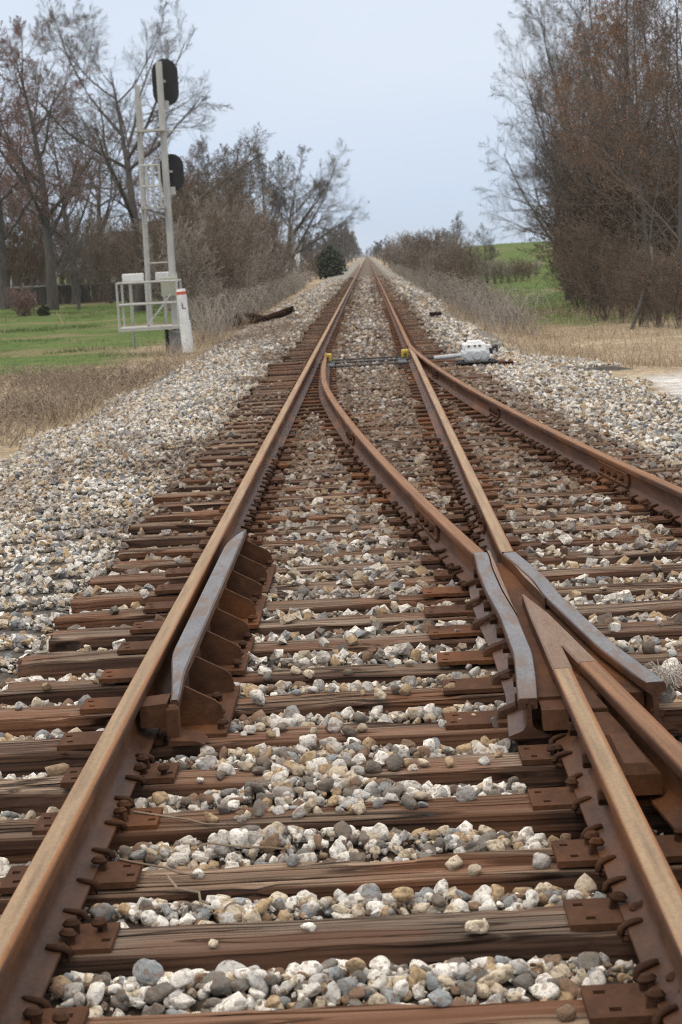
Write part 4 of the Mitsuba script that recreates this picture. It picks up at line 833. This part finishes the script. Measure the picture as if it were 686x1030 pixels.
obj('floor_grate', bx(sx - 1.29, sx + .14, sy - .44, sy + .57, cz0 - .06, cz0 + .025), G, cg)
obj('leg', rod((sx - .22, sy - .05, sz - .1), (sx - .22, sy - .05, cz0 - .06), .045, 8), 'dark_steel', sig)
obj('equipment_box', bx(sx - 1.27, sx - .78, sy + .70, sy + .95, cz0 + 1.08, cz0 + 1.26, .02), 'white_paint', sig); obj('equipment_box', bx(sx - .48, sx - .14, sy + .70, sy + .95, cz0 + 1.08, cz0 + 1.26, .02), 'white_paint', sig)
obj('box_post', cat([rod((sx - 1.1, sy + .8, sz), (sx - 1.1, sy + .8, cz0 + 1.02), .04, 6), rod((sx - .3, sy + .8, sz), (sx - .3, sy + .8, cz0 + 1.02), .04, 6)]), G, sig)
pz = sz + 3.28
ms = [bx(lx - .02, sx - .06, sy - .32, sy + .1, pz - .04, pz)]
for x in np.linspace(lx + .06, sx - .12, 4): ms += [rod((x, sy - .32, pz), (x, sy - .32, pz + .95), .030, 6)]
for z in (pz + .47, pz + .95): ms.append(rod((lx + .06, sy - .32, z), (sx - .12, sy - .32, z), .030, 6))
ms += [rod((lx + .1, sy - .2, pz - .04), (sx - .02, sy, pz - .28), .025, 6)]
obj('platform', cat(ms), G, sig, smooth=30)
ms = [bx(lx - .02, sx + .05, sy - .3, sy + .1, sz + 5.0, sz + 5.05)]
for x in (lx + .08, lx + .20): ms.append(rod((x, sy - .3, sz + 5.05), (x - .02, sy - .3, sz + 5.75), .018, 6))
ms.append(rod((lx + .05, sy - .3, sz + 5.6), (lx + .32, sy - .3, sz + 5.6), .018, 6)); ms.append(rod((sx, sy - .1, sz + 5.02), (sx + .42, sy - .1, sz + 4.98), .02, 6))
obj('platform', cat(ms), G, sig, smooth=30)
obj('ladder_stay', cat([rod((lx + .04, sy + .1, sz + q), (sx, sy, sz + q), .02, 6) for q in (2.0, 4.4)]), G, sig)

px_, py_ = float(at(189, 349, 44.0)[0]), 44.0; pz_ = float(at(190, 349.5, 44.0)[2])
wp = thing('marker_post', 'white plastic marker post with a red band on top by the signal', 'marker post')
lean = T().translate([px_, py_, pz_]).rotate([0, 1, 0], -3.2)
obj('post', cat([rod((0, 0, -.1), (0, 0, .60), .130, 14), rod((0, 0, .60), (0, 0, 1.20), .112, 14)]), 'white_paint', wp, smooth=30, to_world=lean)
obj('red_band', rod((0, 0, 1.20), (0, 0, 1.27), .115, 14), 'red_paint', wp, smooth=30, to_world=lean)
obj('cap', rod((0, 0, 1.27), (0, 0, 1.33), .112, 14, .09), 'white_paint', wp, smooth=30, to_world=lean)
tm = meshkit.text_mesh('L', .13, .004, True); v = np.array(tm.vertices); tm = trimesh.Trimesh(np.stack([v[:, 0] - .03, -v[:, 2] - .113, v[:, 1] + .88], -1), tm.faces, process=False)
obj('letter', tm, 'ink', wp, to_world=lean)
s0, s1 = at(66, 334, 74), at(57, 320, 74)
k = thing('marker_stake', 'thin pale stake leaning over the lawn', 'stake'); obj('rod', rod((s0[0], 74, gz(s0[0], 74)), (s1[0], 74.1, gz(s0[0], 74) + .62), .028, 6), 'dry_stem', k)

# ------------------------------------------------------------------ things in the distance
fence = thing('board_fence', 'low dark board fence with a pale top rail behind the lawn', 'fence')
fx0, fx1, fy = float(at(-30, 290, 126)[0]), float(at(205, 290, 126)[0]), 126.0
for x in np.arange(fx0, fx1, .6):
    z = gz(x, fy); obj('board', bx(x, x + .57, fy, fy + .03, z, z + 1.25 + .04 * math.sin(x * 7)), 'old_board', fence)
obj('top_rail', bx(fx0, fx1, fy - .05, fy, gz(fx0, fy) + 1.27, gz(fx0, fy) + 1.36), G, fence)
for x in np.arange(fx0, fx1, 2.4): obj('post', bx(x - .08, x + .02, fy + .035, fy + .13, gz(x, fy) - .1, gz(x, fy) + 1.4), 'old_board', fence)
def house(key, px0, px1, Y, eave, ridge, wall, roof, depth=8.0, nwin=3):
    x0, x1 = float(at(px0, 280, Y)[0]), float(at(px1, 280, Y)[0]); z = gz(x0, Y)
    obj('wall', hull([(x, y, zz) for x in (x0, x1) for y in (Y, Y + depth) for zz in (z - .3, z + eave)]), wall, key)
    o = .4
    obj('roof', hull([(x, y, z + eave + .003) for x in (x0 - o, x1 + o) for y in (Y - o, Y + depth + o)] + [(x, Y + depth / 2, z + ridge) for x in (x0 - o, x1 + o)]), roof, key)
    for q in range(nwin):
        xc = x0 + (q + .5) / nwin * (x1 - x0); w = obj('window', bx(xc - .55, xc + .55, Y - .05, Y, z + .9, z + min(2.2, eave - .2)), 'house_white', key)
        obj('pane', bx(xc - .45, xc + .45, Y - .07, Y - .052, z + 1.0, z + min(2.1, eave - .3)), 'window_glass', w)
house(thing('house', 'grey sided house with dark roof behind the signal and bare trees', 'house'), 92, 176, 150, 2.8, 5.0, 'siding', 'roof_grey')
house(thing('house', 'white house showing through the trees next to the evergreen bush', 'house'), 279, 301, 290, 3.4, 4.6, 'house_white', 'roof_grey', nwin=2)
house(thing('house', 'low dark shed at the left edge behind the lawn trees', 'house'), -30, 40, 165, 2.6, 4.4, 'old_board', 'roof_grey')

# heap of old ties, snag, lone dark tie, wire tuft, twigs
hx, hy = float(at(246, 318, 62)[0]), 62.0
hrng = np.random.default_rng(5)
for q in range(12):
    k = thing('discarded_tie', 'old dark tie in the tumbled heap below the brown shrubs', 'railway tie', 'discarded ties in the heap')
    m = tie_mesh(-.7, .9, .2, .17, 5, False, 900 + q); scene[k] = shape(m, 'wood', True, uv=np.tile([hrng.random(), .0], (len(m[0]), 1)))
    x = hx + hrng.uniform(-.5, 1.2); y = hy + hrng.normal(0, 1.5)
    scene[k]['to_world'] = T().translate([x, y, gz(x, y) + .14 + .08 * (q % 3)]).rotate([0, 0, 1], float(hrng.uniform(-60, 60))).rotate([0, 1, 0], float(hrng.normal(0, 14)))
k = thing('snag', 'broken pale dead trunk leaning in the thicket', 'dead trunk')
a, b, c = at(632, 322, 46), at(655, 248, 46), at(664, 318, 46)
obj('trunk', rod((b[0], 46, b[2]), (c[0], 46.3, gz(c[0], 46)), .028, 7, .05), 'bark_pale', k); obj('limb', rod((b[0] - .0, 46, b[2] - .5), (a[0], 45.7, gz(a[0], 46)), .035, 7, .05), 'bark', k)
k = thing('discarded_tie', 'short dark piece of timber lying on the stones right of the track', 'timber')
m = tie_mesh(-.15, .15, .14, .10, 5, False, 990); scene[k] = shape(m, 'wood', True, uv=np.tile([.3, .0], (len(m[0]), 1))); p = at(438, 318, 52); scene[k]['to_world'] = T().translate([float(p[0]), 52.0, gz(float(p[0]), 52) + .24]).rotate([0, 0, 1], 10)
r = np.random.default_rng(17); n = 170; wc = np.array([float(GD(6.55)) + .19, 6.62, .05])
a = r.uniform(0, 2 * PI, n); L = r.uniform(.06, .15, n); t = np.linspace(0, 1, 6)
P = wc + np.stack([(np.cos(a) * L * .6)[:, None] * t, (np.sin(a) * L * .5)[:, None] * t, L[:, None] * (.9 * np.sin(t * 2.2))[None]], -1) + r.normal(0, .010, (n, 6, 3))
k = thing('wire_tuft', 'small tuft of frayed pale wire at the end of the right wing rail', 'wire'); obj('strands', tubes(P, np.full((n, 6), .0016), 3), 'wire', k)
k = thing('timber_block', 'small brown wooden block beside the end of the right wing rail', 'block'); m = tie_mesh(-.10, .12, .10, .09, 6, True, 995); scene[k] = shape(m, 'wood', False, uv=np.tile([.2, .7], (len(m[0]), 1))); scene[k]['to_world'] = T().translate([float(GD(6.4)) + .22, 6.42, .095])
for q, (x, y, L, an) in enumerate([(-.50, 5.62, .34, -28), (-.52, 5.15, .28, -35), (-.30, 5.30, .26, -14), (-.42, 4.95, .3, -60)]):
    k = thing('dead_twig', ['longest thin brown twig lying on the stones beside the left rail', 'thin brown twig across the edge of a tie near the left rail', 'dark brown twig among pale stones between two ties', 'short thin twig closest to the bottom of the picture'][q], 'twig')
    c, s = math.cos(math.radians(an)), math.sin(math.radians(an)); tt = np.linspace(-.5, .5, 6)[:, None]
    P = np.array([x, y, .022]) + tt * L * np.array([c, s, 0]) + np.random.default_rng(q).normal(0, .006, (6, 3)); obj('stick', tubes(P[None], np.full((1, 6), .0035), 5), 'bramble', k)

# ------------------------------------------------------------------ the air
scene['air'] = {'type': 'homogeneous', 'albedo': {'type': 'rgb', 'value': [.93, .95, .97]}, 'sigma_t': 0.00016}
scene['haze'] = {'type': 'cube', 'to_world': T().translate([0, 1220, 14]).scale([1520, 1300, 17]), 'bsdf': {'type': 'null'}, 'interior': {'type': 'ref', 'id': 'air'}}
scene['camera']['medium'] = {'type': 'ref', 'id': 'air'}
tag('haze', 'thin pale air over the whole place', kind='stuff')
